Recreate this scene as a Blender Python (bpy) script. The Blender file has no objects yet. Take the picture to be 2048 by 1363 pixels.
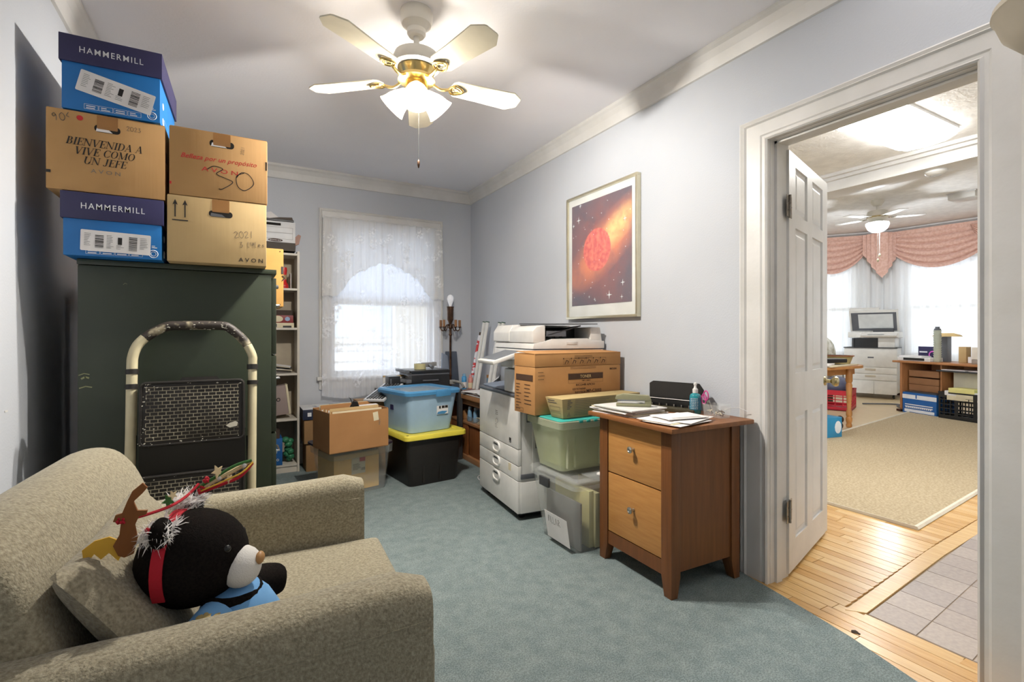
import bpy, bmesh, math, random
from math import sin, cos, pi, radians as R, atan2, sqrt, exp
from mathutils import Matrix, Vector
random.seed(7)
SC = bpy.context.scene
COL = SC.collection
# ---------------------------------------------------------------- camera, world, light, exposure
cd = bpy.data.cameras.new('camera'); cam = bpy.data.objects.new('camera', cd); COL.objects.link(cam)
cam.location = (0, 0, 1.15); cam.rotation_euler = (R(90), 0, -atan2(551, 989))
cd.sensor_width = 36; cd.lens = 989/2048*36; cd.shift_y = -13.5/2048; cd.clip_start = .02
SC.camera = cam
SC.view_settings.view_transform = 'Standard'; SC.view_settings.look = 'None'
SC.view_settings.gamma = 1; SC.view_settings.use_curve_mapping = False
SC.view_settings.exposure = 0.55
W = bpy.data.worlds.new('sky'); SC.world = W; W.use_nodes = True
_bg = W.node_tree.nodes['Background']; _bg.inputs[0].default_value = (.80, .89, 1, 1); _bg.inputs[1].default_value = 5.0
SC.cycles.max_bounces = 10; SC.cycles.diffuse_bounces = 6; SC.cycles.transparent_max_bounces = 24
SC.cycles.transmission_bounces = 6; SC.cycles.glossy_bounces = 4
SC.cycles.sample_clamp_indirect = 6; SC.cycles.caustics_reflective = False; SC.cycles.caustics_refractive = False

FAN_W, TUBE_W, FAR_W, TOR_W = 66.0, 34, 170, 60
def light(name, kind, loc, power, col=(1, 1, 1), size=.05, rot=(0, 0, 0), sy=None):
    l = bpy.data.lights.new(name, kind); l.energy = power; l.color = col
    if kind == 'AREA':
        l.size = size
        if sy: l.shape = 'RECTANGLE'; l.size_y = sy
    else: l.shadow_soft_size = size
    o = bpy.data.objects.new(name, l); COL.objects.link(o); o.location = loc; o.rotation_euler = rot
    return o
# ---------------------------------------------------------------- helpers
F_, H_ = 989., 1.15
_a = atan2(551, 989); _fx, _fy = sin(_a), cos(_a)
def at(x, y, X=None, Y=None, Z=None):           # a photo pixel on a known plane of the room -> a point
    u = (x-1024)/F_; d = Vector((_fx+u*_fy, _fy-u*_fx, (668-y)/F_))
    t = X/d.x if X is not None else Y/d.y if Y is not None else (Z-H_)/d.z
    return Vector((d.x*t, d.y*t, H_+d.z*t))
def lin(c):
    if isinstance(c, str): c = [int(c[i:i+2], 16) for i in (0, 2, 4)]
    c = [v/255 for v in c]
    return tuple(v/12.92 if v <= .04045 else ((v+.055)/1.055)**2.4 for v in c)+(1,)
_M = {}
def M(name, c, rough=.6, metal=0, bump=0, bs=60, c2=None, vs=6, st=(1, 1, 1), bst=(1, 1, 1), emit=0, alpha=None, trl=0, spec=.5, coat=0, det=3, rlo=.35, rhi=.65):
    if name in _M: return _M[name]
    m = bpy.data.materials.new(name); m.use_nodes = True; n = m.node_tree.nodes; L = m.node_tree.links
    b = n['Principled BSDF']; out = n['Material Output']
    b.inputs['Base Color'].default_value = lin(c); b.inputs['Roughness'].default_value = rough; b.inputs['Metallic'].default_value = metal
    b.inputs['Specular IOR Level'].default_value = spec; b.inputs['Coat Weight'].default_value = coat
    tc = n.new('ShaderNodeTexCoord')
    if c2 is None:                                # every surface gets a faint unevenness of its own
        q = [max(0, min(255, int(v*.955))) for v in ([int(c[i:i+2], 16) for i in (0, 2, 4)] if isinstance(c, str) else c)]; c2_, vs_ = q, 9
    else: c2_, vs_ = c2, vs
    mp = n.new('ShaderNodeMapping'); mp.inputs['Scale'].default_value = st; L.new(tc.outputs['Object'], mp.inputs[0])
    t = n.new('ShaderNodeTexNoise'); t.inputs['Scale'].default_value = vs_; t.inputs['Detail'].default_value = det; L.new(mp.outputs[0], t.inputs[0])
    r = n.new('ShaderNodeValToRGB'); r.color_ramp.elements[0].position = rlo; r.color_ramp.elements[1].position = rhi
    r.color_ramp.elements[0].color = lin(c); r.color_ramp.elements[1].color = lin(c2_)
    L.new(t.outputs[0], r.inputs[0]); L.new(r.outputs[0], b.inputs['Base Color'])
    if bump:
        mp2 = n.new('ShaderNodeMapping'); mp2.inputs['Scale'].default_value = bst; L.new(tc.outputs['Object'], mp2.inputs[0])
        t2 = n.new('ShaderNodeTexNoise'); t2.inputs['Scale'].default_value = bs; t2.inputs['Detail'].default_value = 2; L.new(mp2.outputs[0], t2.inputs[0])
        bp = n.new('ShaderNodeBump'); bp.inputs['Strength'].default_value = min(1, bump); bp.inputs['Distance'].default_value = .6/bs if bs else .01
        L.new(t2.outputs[0], bp.inputs['Height']); L.new(bp.outputs[0], b.inputs['Normal'])
    if emit:
        b.inputs['Emission Color'].default_value = lin(c); b.inputs['Emission Strength'].default_value = emit
    last = b
    if trl:
        tl = n.new('ShaderNodeBsdfTranslucent'); tl.inputs[0].default_value = lin(c); mx = n.new('ShaderNodeMixShader'); mx.inputs[0].default_value = trl
        L.new(b.outputs[0], mx.inputs[1]); L.new(tl.outputs[0], mx.inputs[2]); last = mx
    if alpha is not None:
        tr = n.new('ShaderNodeBsdfTransparent'); tr.inputs[0].default_value = tuple(.9+.1*v for v in lin(c)[:3])+(1,)
        mx = n.new('ShaderNodeMixShader'); mx.inputs[0].default_value = alpha
        L.new(tr.outputs[0], mx.inputs[1]); L.new(last.outputs[0], mx.inputs[2]); last = mx
    L.new(last.outputs[0], out.inputs[0]); _M[name] = m
    m['last'] = last.name
    return m
def B(): return bmesh.new()
I4 = Matrix()
def TR(x=0, y=0, z=0, rx=0, ry=0, rz=0): return Matrix.Translation((x, y, z)) @ Matrix.Rotation(R(rz), 4, 'Z') @ Matrix.Rotation(R(ry), 4, 'Y') @ Matrix.Rotation(R(rx), 4, 'X')
def box(bm, x0, y0, z0, x1, y1, z1, mx=None):
    v = [bm.verts.new(((mx @ Vector(p)) if mx else p)) for p in ((x0, y0, z0), (x1, y0, z0), (x1, y1, z0), (x0, y1, z0), (x0, y0, z1), (x1, y0, z1), (x1, y1, z1), (x0, y1, z1))]
    for f in ((0, 3, 2, 1), (4, 5, 6, 7), (0, 1, 5, 4), (1, 2, 6, 5), (2, 3, 7, 6), (3, 0, 4, 7)): bm.faces.new([v[i] for i in f])
    return bm
def rr(w, d, r, n=5, cx=0, cy=0):                 # rounded rectangle
    o = []
    for sx, sy, a0 in ((1, 1, 0), (-1, 1, 90), (-1, -1, 180), (1, -1, 270)):
        for k in range(n+1):
            a = R(a0+90*k/n); o.append((cx+sx*(w/2-r)+r*cos(a), cy+sy*(d/2-r)+r*sin(a)))
    return o
def loft(bm, rings, mx=None, cap=True, closed=True):
    vs = [[bm.verts.new((mx @ Vector(p)) if mx else p) for p in ring] for ring in rings]
    n = len(vs[0])
    for a, b in zip(vs, vs[1:]):
        for i in range(n if closed else n-1):
            j = (i+1) % n; bm.faces.new((a[i], a[j], b[j], b[i]))
    if cap == True or cap == 'b': bm.faces.new(vs[0][::-1])
    if cap == True or cap == 't': bm.faces.new(vs[-1])
    return bm
def prism(bm, poly, z0, z1, mx=None): return loft(bm, [[(x, y, z0) for x, y in poly], [(x, y, z1) for x, y in poly]], mx)
def lathe(bm, prof, seg=20, mx=None, cap=True):
    return loft(bm, [[(r*cos(2*pi*k/seg), r*sin(2*pi*k/seg), z) for k in range(seg)] for r, z in prof], mx, cap)
def tube(bm, pts, r, seg=8, mx=None, closed=False, rs=None):
    pts = [Vector(p) for p in pts]; n = len(pts); rings = []; up = None
    for i, p in enumerate(pts):
        a = pts[(i-1) % n] if (closed or i > 0) else p; b = pts[(i+1) % n] if (closed or i < n-1) else p
        t = (b-a).normalized()
        if up is None:
            up = Vector((0, 0, 1)) if abs(t.z) < .9 else Vector((1, 0, 0))
        s = t.cross(up).normalized(); up = s.cross(t).normalized()
        rad = rs[i] if rs else r
        rings.append([p+rad*(cos(2*pi*k/seg)*s+sin(2*pi*k/seg)*up) for k in range(seg)])
    if closed: rings.append(rings[0])
    if closed:
        vs = [[bm.verts.new((mx @ q) if mx else q) for q in ring] for ring in rings[:-1]]
        for i in range(n):
            a, b = vs[i], vs[(i+1) % n]
            for k in range(seg): bm.faces.new((a[k], a[(k+1) % seg], b[(k+1) % seg], b[k]))
        return bm
    return loft(bm, rings, mx)
def ell(bm, c, r, mx=None, seg=16, rings=10, p=1.0):
    prof = []
    def sg(v): return (abs(v)**p)*(1 if v >= 0 else -1)
    L_ = []
    for i in range(rings+1):
        a = -pi/2+pi*i/rings; L_.append([(c[0]+r[0]*sg(cos(a))*sg(cos(2*pi*k/seg)) if 0 < i < rings else c[0]+1e-5*cos(2*pi*k/seg), c[1]+r[1]*sg(cos(a))*sg(sin(2*pi*k/seg)) if 0 < i < rings else c[1]+1e-5*sin(2*pi*k/seg), c[2]+r[2]*sg(sin(a))) for k in range(seg)])
    return loft(bm, L_, mx)
def ribbon(bm, pts, w, mx=None, t=.0004):          # flat pen stroke in the XY plane
    for (x0, y0), (x1, y1) in zip(pts, pts[1:]):
        dx, dy = x1-x0, y1-y0; l = sqrt(dx*dx+dy*dy) or 1; ex, ey = dx/l*w*.3, dy/l*w*.3; nx, ny = -dy/l*w/2, dx/l*w/2
        prism(bm, [(x0-ex+nx, y0-ey+ny), (x0-ex-nx, y0-ey-ny), (x1+ex-nx, y1+ey-ny), (x1+ex+nx, y1+ey+ny)], 0, t, mx)
    return bm
def smooth_pts(p, k=6, closed=False):
    p = [Vector(q) for q in p]; n = len(p); o = []
    for i in range(n if closed else n-1):
        g = lambda j: p[j % n] if closed else p[max(0, min(n-1, j))]
        a, b, c, d = g(i-1), g(i), g(i+1), g(i+2)
        for s in range(k):
            t = s/k; o.append(.5*((2*b)+(c-a)*t+(2*a-5*b+4*c-d)*t*t+(3*b-a-3*c+d)*t**3))
    if not closed: o.append(p[-1])
    return o
def obj(name, bm, mat, parent=None, label=None, kind=None, bev=0, seg=2, sm=None, mx=None, sub=0):
    if mx: bmesh.ops.transform(bm, matrix=mx, verts=bm.verts)
    bmesh.ops.recalc_face_normals(bm, faces=bm.faces)
    if bev: bmesh.ops.bevel(bm, geom=list(bm.edges), offset=bev, segments=seg, profile=.6, affect='EDGES', clamp_overlap=True)
    me = bpy.data.meshes.new(name); bm.to_mesh(me); bm.free()
    for m in (mat if isinstance(mat, (list, tuple)) else [mat]): me.materials.append(m)
    if sm or (bev and sm is None):
        me.polygons.foreach_set('use_smooth', [True]*len(me.polygons)); me.set_sharp_from_angle(angle=R(sm if sm and sm is not True else 40))
    o = bpy.data.objects.new(name, me); COL.objects.link(o)
    if parent: o.parent = parent
    if label: o['label'] = label
    if kind: o['kind'] = kind
    if sub:
        s = o.modifiers.new('sub', 'SUBSURF'); s.levels = sub; s.render_levels = sub
    return o
def thing(name, label, cat, loc=(0, 0, 0), rz=0, group=None):
    o = bpy.data.objects.new(name, None); COL.objects.link(o); o.location = loc; o.rotation_euler = (0, 0, R(rz)); o.empty_display_size = .1
    o['label'] = label; o['category'] = cat
    if group: o['group'] = group
    return o
def tag(o, label, cat, group=None, loc=None, rz=None, kind=None):
    o['label'] = label; o['category'] = cat
    if group: o['group'] = group
    if kind: o['kind'] = kind
    if loc: o.location = loc
    if rz is not None: o.rotation_euler = (0, 0, R(rz))
    return o
def dup(root, loc=None, rz=None, label=None, group=None):
    def cp(o, p):
        c = o.copy(); COL.objects.link(c); c.parent = p
        for ch in o.children: cp(ch, c)
        return c
    r = cp(root, None)
    if loc: r.location = loc
    if rz is not None: r.rotation_euler = (0, 0, R(rz))
    if label: r['label'] = label
    if group: r['group'] = group
    return r
FR = TR(rx=90)                                    # face turned to -Y (reads from the camera side)
FL = TR(rx=90, rz=-90)                            # face turned to -X
def text(body, w, h, mx, mat, parent, name='lettering', bold=0, shear=0, sp=1, lab=None):
    c = bpy.data.curves.new('t', 'FONT'); c.body = body; c.size = 1; c.align_x = 'CENTER'; c.align_y = 'CENTER'; c.offset = bold; c.shear = shear; c.space_character = sp; c.resolution_u = 2; c.extrude = .01
    o = bpy.data.objects.new('t', c); COL.objects.link(o); dg = bpy.context.evaluated_depsgraph_get(); me = bpy.data.meshes.new_from_object(o.evaluated_get(dg))
    bpy.data.objects.remove(o); bpy.data.curves.remove(c)
    xs = [v.co.x for v in me.vertices]; ys = [v.co.y for v in me.vertices]
    sx = w/(max(xs)-min(xs)); sy = h/(max(ys)-min(ys)) if h else sx; cx, cy = (max(xs)+min(xs))/2, (max(ys)+min(ys))/2
    me.transform(mx @ Matrix.Diagonal((sx, sy, .02, 1)) @ Matrix.Translation((-cx, -cy, 0)))
    me.materials.clear(); me.materials.append(mat); me.name = name
    q = bpy.data.objects.new(name, me); COL.objects.link(q); q.parent = parent
    return q
# a small serif alphabet: l = straight stroke, a = elliptic arc (outer radii, thick, thin)
def _serif(ch):
    T, t = .17, .045
    def l(x0, y0, x1, y1, w): return ('l', x0, y0, x1, y1, w)
    def stem(x): return [l(x, 0, x, 1, T), l(x-.16, .02, x+.16, .02, t), l(x-.16, .98, x+.16, .98, t)]
    G = {'I': (.4, stem(.2)), 'E': (.74, stem(.2)+[l(.2, .98, .66, .98, t), l(.2, .02, .68, .02, t), l(.2, .52, .5, .52, t), l(.66, .98, .66, .75, .05), l(.68, .02, .68, .27, .05), l(.5, .4, .5, .63, .05)]),
         'F': (.7, stem(.2)+[l(.2, .98, .66, .98, t), l(.2, .52, .5, .52, t), l(.66, .98, .66, .75, .05), l(.5, .4, .5, .63, .05)]),
         'B': (.8, stem(.2)+[('a', .42, .76, .22, .24, -90, 90), ('a', .44, .27, .27, .27, -90, 90), l(.2, .98, .42, .98, t), l(.2, .52, .42, .52, t), l(.2, .02, .44, .02, t)]),
         'D': (.9, stem(.2)+[('a', .42, .5, .42, .5, -90, 90), l(.2, .98, .42, .98, t), l(.2, .02, .42, .02, t)]),
         'O': (.92, [('a', .45, .5, .42, .52, 0, 360)]), 'C': (.84, [('a', .45, .5, .42, .52, 50, 310), l(.74, .7, .74, .98, .05), l(.7, .1, .76, .3, .05)]),
         'N': (.98, [l(.16, 0, .16, 1, t), l(.82, 0, .82, 1, t), l(.14, .96, .8, .04, T), l(.02, .02, .3, .02, t), l(0, .98, .22, .98, t), l(.68, .98, .96, .98, t)]),
         'M': (1.14, [l(.16, 0, .16, 1, t), l(.94, 0, .94, 1, T), l(.16, .97, .54, .04, T), l(.54, .04, .9, .97, t), l(.02, .02, .3, .02, t), l(.78, .02, 1.1, .02, t), l(.0, .98, .22, .98, t), l(.88, .98, 1.1, .98, t)]),
         'V': (.88, [l(.14, .98, .44, 0, T), l(.44, 0, .76, .98, t), l(0, .98, .32, .98, t), l(.62, .98, .9, .98, t)]),
         'A': (.88, [l(.1, .02, .42, 1, t), l(.42, 1, .74, .02, T), l(.2, .34, .62, .34, t), l(-.02, .02, .24, .02, t), l(.56, .02, .9, .02, t)]),
         'U': (.92, [l(.2, .3, .2, 1, T), l(.78, .3, .78, 1, t), ('a', .47, .32, .34, .34, 180, 360), l(.04, .98, .36, .98, t), l(.64, .98, .92, .98, t)]),
         'J': (.6, [l(.36, .25, .36, 1, T), ('a', .2, .22, .24, .26, 200, 360), l(.2, .98, .52, .98, t)])}
    return G.get(ch, (.42, []))
def serif(lines, h, mx, mat, parent, shear=.22, gap=1.35):
    bm = B()
    for li, s in enumerate(lines):
        wtot = sum(_serif(c)[0] for c in s); x = -wtot/2
        for c in s:
            wd, st = _serif(c)
            for e in st:
                if e[0] == 'l':
                    _, x0, y0, x1, y1, w = e; hor = abs(y1-y0) < .01
                    q = [(x0, y0-w/2), (x1, y1-w/2), (x1, y1+w/2), (x0, y0+w/2)] if hor else [(x0-w/2, y0), (x0+w/2, y0), (x1+w/2, y1), (x1-w/2, y1)]
                    qs = [q]
                else:
                    _, cx, cy, rx, ry, a0, a1 = e; qs = []; n = 10
                    for k in range(n):
                        a, b = R(a0+(a1-a0)*k/n), R(a0+(a1-a0)*(k+1)/n)
                        qs.append([(cx+rx*cos(a), cy+ry*sin(a)), (cx+rx*cos(b), cy+ry*sin(b)), (cx+(rx-.16)*cos(b), cy+(ry-.045)*sin(b)), (cx+(rx-.16)*cos(a), cy+(ry-.045)*sin(a))])
                for q in qs:
                    prism(bm, [((x+px+shear*py)*h*.92, (py-li*gap)*h) for px, py in q], 0, .0004, mx)
            x += wd
    return obj('lettering', bm, mat, parent)
# ---------------------------------------------------------------- common materials
m_wall = M('wall_paint', (191, 194, 200), .75, bump=.12, bs=120, c2=(187, 191, 198), vs=2)
m_ceil = M('ceiling_paint', (238, 237, 240), .85, bump=.1, bs=80, c2=(234, 233, 237), vs=1.5)
m_trim = M('white_trim_paint', (214, 212, 209), .4, bump=.05, bs=40, c2=(205, 203, 199), vs=5)
m_white = M('white_plastic', (214, 213, 210), .4); m_white2 = M('cool_white_plastic', (203, 203, 204), .45)
m_grey = M('grey_plastic', (96, 98, 103), .45); m_dgrey = M('dark_grey_plastic', (58, 58, 60), .45); m_black = M('black_plastic', (22, 22, 23), .4)
m_card = M('cardboard', (182, 142, 92), .85, bump=.04, bs=90, c2=(173, 133, 84), vs=5, bst=(1, 1, .05))
m_card2 = M('brown_cardboard', (160, 118, 74), .85, bump=.04, bs=90, c2=(150, 109, 67), vs=5, bst=(1, 1, .05))
m_card3 = M('pale_cardboard', (194, 166, 118), .85, bump=.04, bs=90, c2=(185, 157, 110), vs=5, bst=(1, 1, .05))
m_cardin = M('cardboard_inside', (150, 108, 66), .9); m_dark = M('dark_hollow', (26, 20, 16), .9)
m_tape = M('packing_tape', (176, 128, 78), .25, alpha=.75); m_paper = M('paper', (226, 222, 220), .8); m_paper2 = M('cream_paper', (214, 203, 172), .8)
m_ink = M('black_ink', (34, 30, 28), .7); m_red = M('red_ink', (190, 38, 40), .6); m_wink = M('white_print', (222, 224, 226), .6); m_gink = M('grey_ink', (120, 112, 104), .7); m_bink = M('brown_ink', (70, 46, 30), .8)
m_navy = M('navy_print', (44, 42, 82), .5); m_blue = M('blue_print', (20, 108, 178), .5)
m_green = M('green_enamel', (50, 58, 42), .42, c2=(44, 52, 40), vs=3, bump=.03, bs=200)
m_chrome = M('chrome', (200, 200, 198), .18, 1); m_brass = M('brass', (226, 196, 128), .22, 1); m_bronze = M('aged_bronze', (92, 66, 48), .45, .7, c2=(66, 46, 34), vs=30)
def wood(name, c, c2, st=(2, 2, 30), rough=.45, sc=3): return M(name, c, rough, c2=c2, vs=sc, st=st, bump=.08, bs=60, bst=st, det=6, rlo=.3, rhi=.7)
# ================================================================ the shell of the room
XL, XR, YB, YF, ZC = -.66, 2.15, 4.75, -.45, 2.62
def struct(name, bm, mat, **k): return obj(name, bm, mat, kind='structure', **k)
OX1 = 11.3
bm = B(); box(bm, XL-.12, YF-.12, 0, XL, YB+.12, ZC); WL_ = struct('wall_left', bm, m_wall); bm = B(); q_ = at(12, 822, X=-.6595); box(bm, -.66, q_.y-.012, q_.z-.003, -.6585, q_.y+.012, q_.z+.003); obj('paint_chip', bm, m_trim, WL_)
bm = B(); box(bm, XL, YF-.12, 0, XR+.12, YF, ZC); struct('wall_front', bm, m_wall)
WX0, WX1, WZ0, WZ1 = .75, 1.73, .76, 2.19
bm = B(); box(bm, XL, YB, 0, WX0, YB+.14, ZC); box(bm, WX1, YB, 0, XR+.12, YB+.14, ZC); box(bm, WX0, YB, 0, WX1, YB+.14, WZ0); box(bm, WX0, YB, WZ1, WX1, YB+.14, ZC); struct('wall_back', bm, m_wall)
DY0, DY1, DZ = .676, 1.413, 2.045
bm = B(); box(bm, XR, YF-.12, 0, XR+.12, DY0, ZC); box(bm, XR, DY1, 0, XR+.12, YB, ZC); box(bm, XR, DY0, DZ, XR+.12, DY1, ZC); struct('wall_right', bm, m_wall)
bm = B(); box(bm, XL-.12, YF-.12, ZC, XR+.12, YB+.14, ZC+.1); struct('ceiling', bm, m_ceil)
# floor: carpeted sub floor, oak planks, stone tiles, border strip
m_carpet = M('teal_grey_carpet', (132, 143, 142), .95, c2=(114, 127, 128), vs=16, bump=1, bs=220, det=8, rlo=.3, rhi=.72, spec=.1)
def _carpet_mix(m, ca, cb, sc=900):
    n = m.node_tree.nodes; L = m.node_tree.links; b = n['Principled BSDF']; src = b.inputs['Base Color'].links[0].from_socket
    t = n.new('ShaderNodeTexNoise'); t.inputs['Scale'].default_value = sc; t.inputs['Detail'].default_value = 2; tc = n.new('ShaderNodeTexCoord'); L.new(tc.outputs['Object'], t.inputs[0])
    r = n.new('ShaderNodeValToRGB'); r.color_ramp.elements[0].position = .35; r.color_ramp.elements[1].position = .65; r.color_ramp.elements[0].color = (ca, ca, ca, 1); r.color_ramp.elements[1].color = (cb, cb, cb, 1)
    L.new(t.outputs[0], r.inputs[0]); x = n.new('ShaderNodeMix'); x.data_type = 'RGBA'; x.blend_type = 'MULTIPLY'; x.inputs[0].default_value = 1
    L.new(src, x.inputs[6]); L.new(r.outputs[0], x.inputs[7]); L.new(x.outputs[2], b.inputs['Base Color'])
_carpet_mix(m_carpet, .70, 1.18, 190)
m_sub = M('pale_floor_boards', (206, 186, 150), .4, c2=(192, 170, 132), vs=4, st=(16, 1, 1))
floor = struct('floor', box(B(), XL-.12, -3, -.12, OX1+1.5, 9, -.006), m_sub)
cedge = [(2.133, 1.60), (2.092, 1.329), (2.031, 1.014), (1.962, .78), (1.93, .5), (1.93, YF), (XL, YF), (XL, YB), (XR, YB), (XR, 1.60)]
bm = B(); prism(bm, cedge, -.004, .006); carpet = tag(obj('carpet', bm, m_carpet), 'fitted teal grey cut pile carpet of the small room', 'carpet')
m_planks = [wood('oak_plank_%d' % i, c, c2, st=(14, 1.1, 1), rough=.22, sc=5) for i, (c, c2) in enumerate((((204, 164, 104), (186, 142, 84)), ((210, 172, 114), (192, 152, 94)), ((196, 154, 92), (178, 134, 78)), ((212, 178, 124), (196, 158, 104))))]
def ystrip(x): return 1.125+.09*(x-2.21) if x < 3.4 else 1.232+.06*(x-3.4)
def plank(x0, x1, y0, y1):
    dy = random.uniform(-.0006, .0006)
    return obj('plank', box(B(), x0+.0012, y0+.001, -.006, x1-.0012, y1-.001, .0015+dy), random.choice(m_planks), floor, bev=.0008, seg=1)
x = 1.90; w = .0575
while x < 5.3:
    if x < 2.20:
        ys = [-.2, .62+random.uniform(-.15, .1), 1.15+random.uniform(-.2, .2), 1.62]
        for a, b in zip(ys, ys[1:]): plank(x, x+w, a, b)
    elif x < 3.46:
        c = ystrip(x)+.012 if x > 2.21 else .5
        m = c+random.uniform(.25, .6); plank(x, x+w, c, m); plank(x, x+w, m, 2.1)
    else: plank(x, x+w, ystrip(x)+.01, 1.72)
    x += w
bm = B()
for (a, b) in ((2.20, 2.255), ): pass
prism(bm, [(2.215, 1.125), (2.268, 1.068), (3.2, 1.152), (5.3, 1.27), (5.3, 1.35), (3.2, 1.222)], -.006, .003); obj('border_strip', bm, m_planks[3], floor, bev=.001, seg=1)
for i in range(3): plank(2.205+i*.0, 2.205+.055, [-.2, .4, .75][i], [.4, .75, 1.07][i]) if i == 0 or True else None
m_tiles = [M('stone_tile_%d' % i, c, .45, c2=c2, vs=60, bump=.15, bs=300) for i, (c, c2) in enumerate((((160, 147, 138), (148, 136, 129)), ((154, 142, 135), (143, 132, 126)), ((166, 153, 143), (154, 142, 134))))]
m_grout = M('grout', (150, 132, 112), .9)
bm = B(); prism(bm, [(2.264, -.3), (5.4, -.3), (5.4, 1.262), (3.2, 1.148), (2.264, 1.062)], -.006, -.001); obj('grout_bed', bm, m_grout, floor)
for i in range(18):
    for j in range(6):
        x0 = 2.268+i*.167; x1 = x0+.164; yb = 1.062-j*.166; s = .085
        y = lambda x, b: b+s*(x-2.268)
        prism(bm := B(), [(x0, y(x0, yb-.163)), (x1, y(x1, yb-.163)), (x1, y(x1, yb)), (x0, y(x0, yb))], -.004, .001+random.uniform(0, .0006)); obj('tile', bm, random.choice(m_tiles), floor, bev=.0012, seg=1)
# knot hole in the threshold plank
bm = B(); prism(bm, [(2.085+.012*cos(a)*(1+.4*sin(3*a)), 1.02+.016*sin(a)) for a in [k*pi/6 for k in range(12)]], .0012, .0026); obj('knot', bm, M('dark_knot', (50, 34, 18), .9), floor)
# ---- mouldings
def sweep(pathfn, prof): pass
CR = [(0, -.115), (.012, -.112), (.018, -.095), (.03, -.06), (.048, -.03), (.06, -.018), (.06, 0), (0, 0)]
bm = B(); loft(bm, [[(XR-p-.0, (YF if s == 0 else YB-p), ZC+z) for p, z in CR] for s in (0, 1)]); struct('trim_1', bm, m_trim)
bm = B(); loft(bm, [[((XL+p if s == 0 else XR-p), YB-p, ZC+z) for p, z in CR] for s in (0, 1)]); struct('trim_2', bm, m_trim)
bm = B(); loft(bm, [[(XL+p, (YF if s == 0 else YB-p), ZC+z) for p, z in CR] for s in (0, 1)]); struct('trim_3', bm, m_trim)
BB = [(0, .006), (.018, .006), (.018, .16), (.012, .175), (0, .18)]
bm = B(); loft(bm, [[(XR-p, y, z) for p, z in BB] for y in (1.56, YB)]); struct('baseboard_right', bm, m_trim)
bm = B(); loft(bm, [[(x, YB-p, z) for p, z in BB] for x in (XL, XR)]); struct('baseboard_back', bm, m_trim)
bm = B(); loft(bm, [[(XL+p, y, z) for p, z in BB] for y in (YF, YB)]); struct('baseboard_left', bm, m_trim)
# ---- door casing: profile across the width, mitred
CP = [(0, 0), (0, .020), (.008, .026), (.016, .018), (.028, .018), (.036, .022), (.105, .022), (.113, .030), (.122, .020), (.135, .026), (.144, .02), (.144, 0)]   # (from opening edge outwards, depth)
def casing(y0, y1, zt, X, s, name, lo=0.0):
    bm = B()
    rings = []
    for (a, z) in ((0, 0), (0, 1), (1, 1), (1, 0)):
        ring = []
        for p, d in CP:
            yy = (y0-p) if a == 0 else (y1+p); zz = lo if z == 0 else zt+p*.8
            ring.append((X-s*d, yy, zz))
        rings.append(ring)
    loft(bm, rings); return struct(name, bm, m_trim, sm=25)
casing(DY0, DY1, DZ, XR, 1, 'trim_4'); casing(DY0, DY1, DZ, XR+.12, -1, 'trim_5')
bm = B(); box(bm, XR-.002, DY1-.002, .001, XR+.122, DY1+.02, DZ+.02); box(bm, XR-.002, DY0-.02, .001, XR+.122, DY0+.002, DZ+.02); box(bm, XR-.002, DY0-.02, DZ-.002, XR+.122, DY1+.02, DZ+.02)
box(bm, XR+.03, DY1-.014, .001, XR+.07, DY1, DZ); box(bm, XR+.03, DY0, .001, XR+.07, DY0+.014, DZ); box(bm, XR+.03, DY0, DZ-.014, XR+.07, DY1, DZ); struct('trim_6', bm, m_trim)
# ---- door leaf, open into the next room
door = thing('door_1', 'white six-panel wooden door standing open into the next room', 'door', (2.275, 1.40, 0), 16.5)
door['kind'] = 'structure'
DW, DT, DH = .735, .035, 2.02
bm = B(); zr = [(.03, .26), (.78, .93), (1.50, 1.60), (1.88, 2.02)]     # rails
xs = [0, .105, .315, .415, .63, DW]
zs = [.02, .16, .76, .96, 1.665, 1.73, 1.96, DH]
for k in (0, 2, 4): box(bm, xs[k], 0, .02, xs[k+1], DT, DH)
for k in (0, 2, 4, 6):
    for (a, b) in ((xs[1], xs[2]), (xs[3], xs[4])): box(bm, a, 0, zs[k], b, DT, zs[k+1])
obj('frame', bm, m_trim, door)
for (a, b) in ((xs[1], xs[2]), (xs[3], xs[4])):
    for (c, d) in ((zs[1], zs[2]), (zs[3], zs[4]), (zs[5], zs[6])):
        bm = B()
        for s in (0, 1):
            o, i_, y0, y1 = 0, .02, (.011 if s == 0 else DT-.011), (.004 if s == 0 else DT-.004)
            loft(bm, [[(a, y0, c), (b, y0, c), (b, y0, d), (a, y0, d)], [(a+.02, y0, c+.02), (b-.02, y0, c+.02), (b-.02, y0, d-.02), (a+.02, y0, d-.02)], [(a+.035, y1, c+.035), (b-.035, y1, c+.035), (b-.035, y1, d-.035), (a+.035, y1, d-.035)]], cap='t')
            mold = [(0, 0), (.012, .0), (.0, .010)]
        obj('panel', bm, m_trim, door)
m_nickel = M('worn_nickel', (168, 160, 148), .3, .9, c2=(130, 122, 112), vs=40)
for z in (.27, 1.70):
    bm = B(); box(bm, -.012, -.003, z, .035, 0, z+.10); tube(bm, [(-.008, -.006, z-.004), (-.008, -.006, z+.104)], .0065, 8); box(bm, -.045, -.004, z, -.008, -.001, z+.10)
    h = obj('hinge', bm, m_nickel, door); bm = B()
    for (x, zz) in ((.012, .02), (.024, .05), (.012, .08), (-.03, .03), (-.03, .07)): lathe(bm, [(.004, 0), (.003, .0015)], 8, TR(x, -.0035, z+zz, rx=90))
    obj('screw', bm, m_dgrey, h)
m_knob = M('aged_brass_knob', (188, 172, 128), .18, .9)
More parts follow.
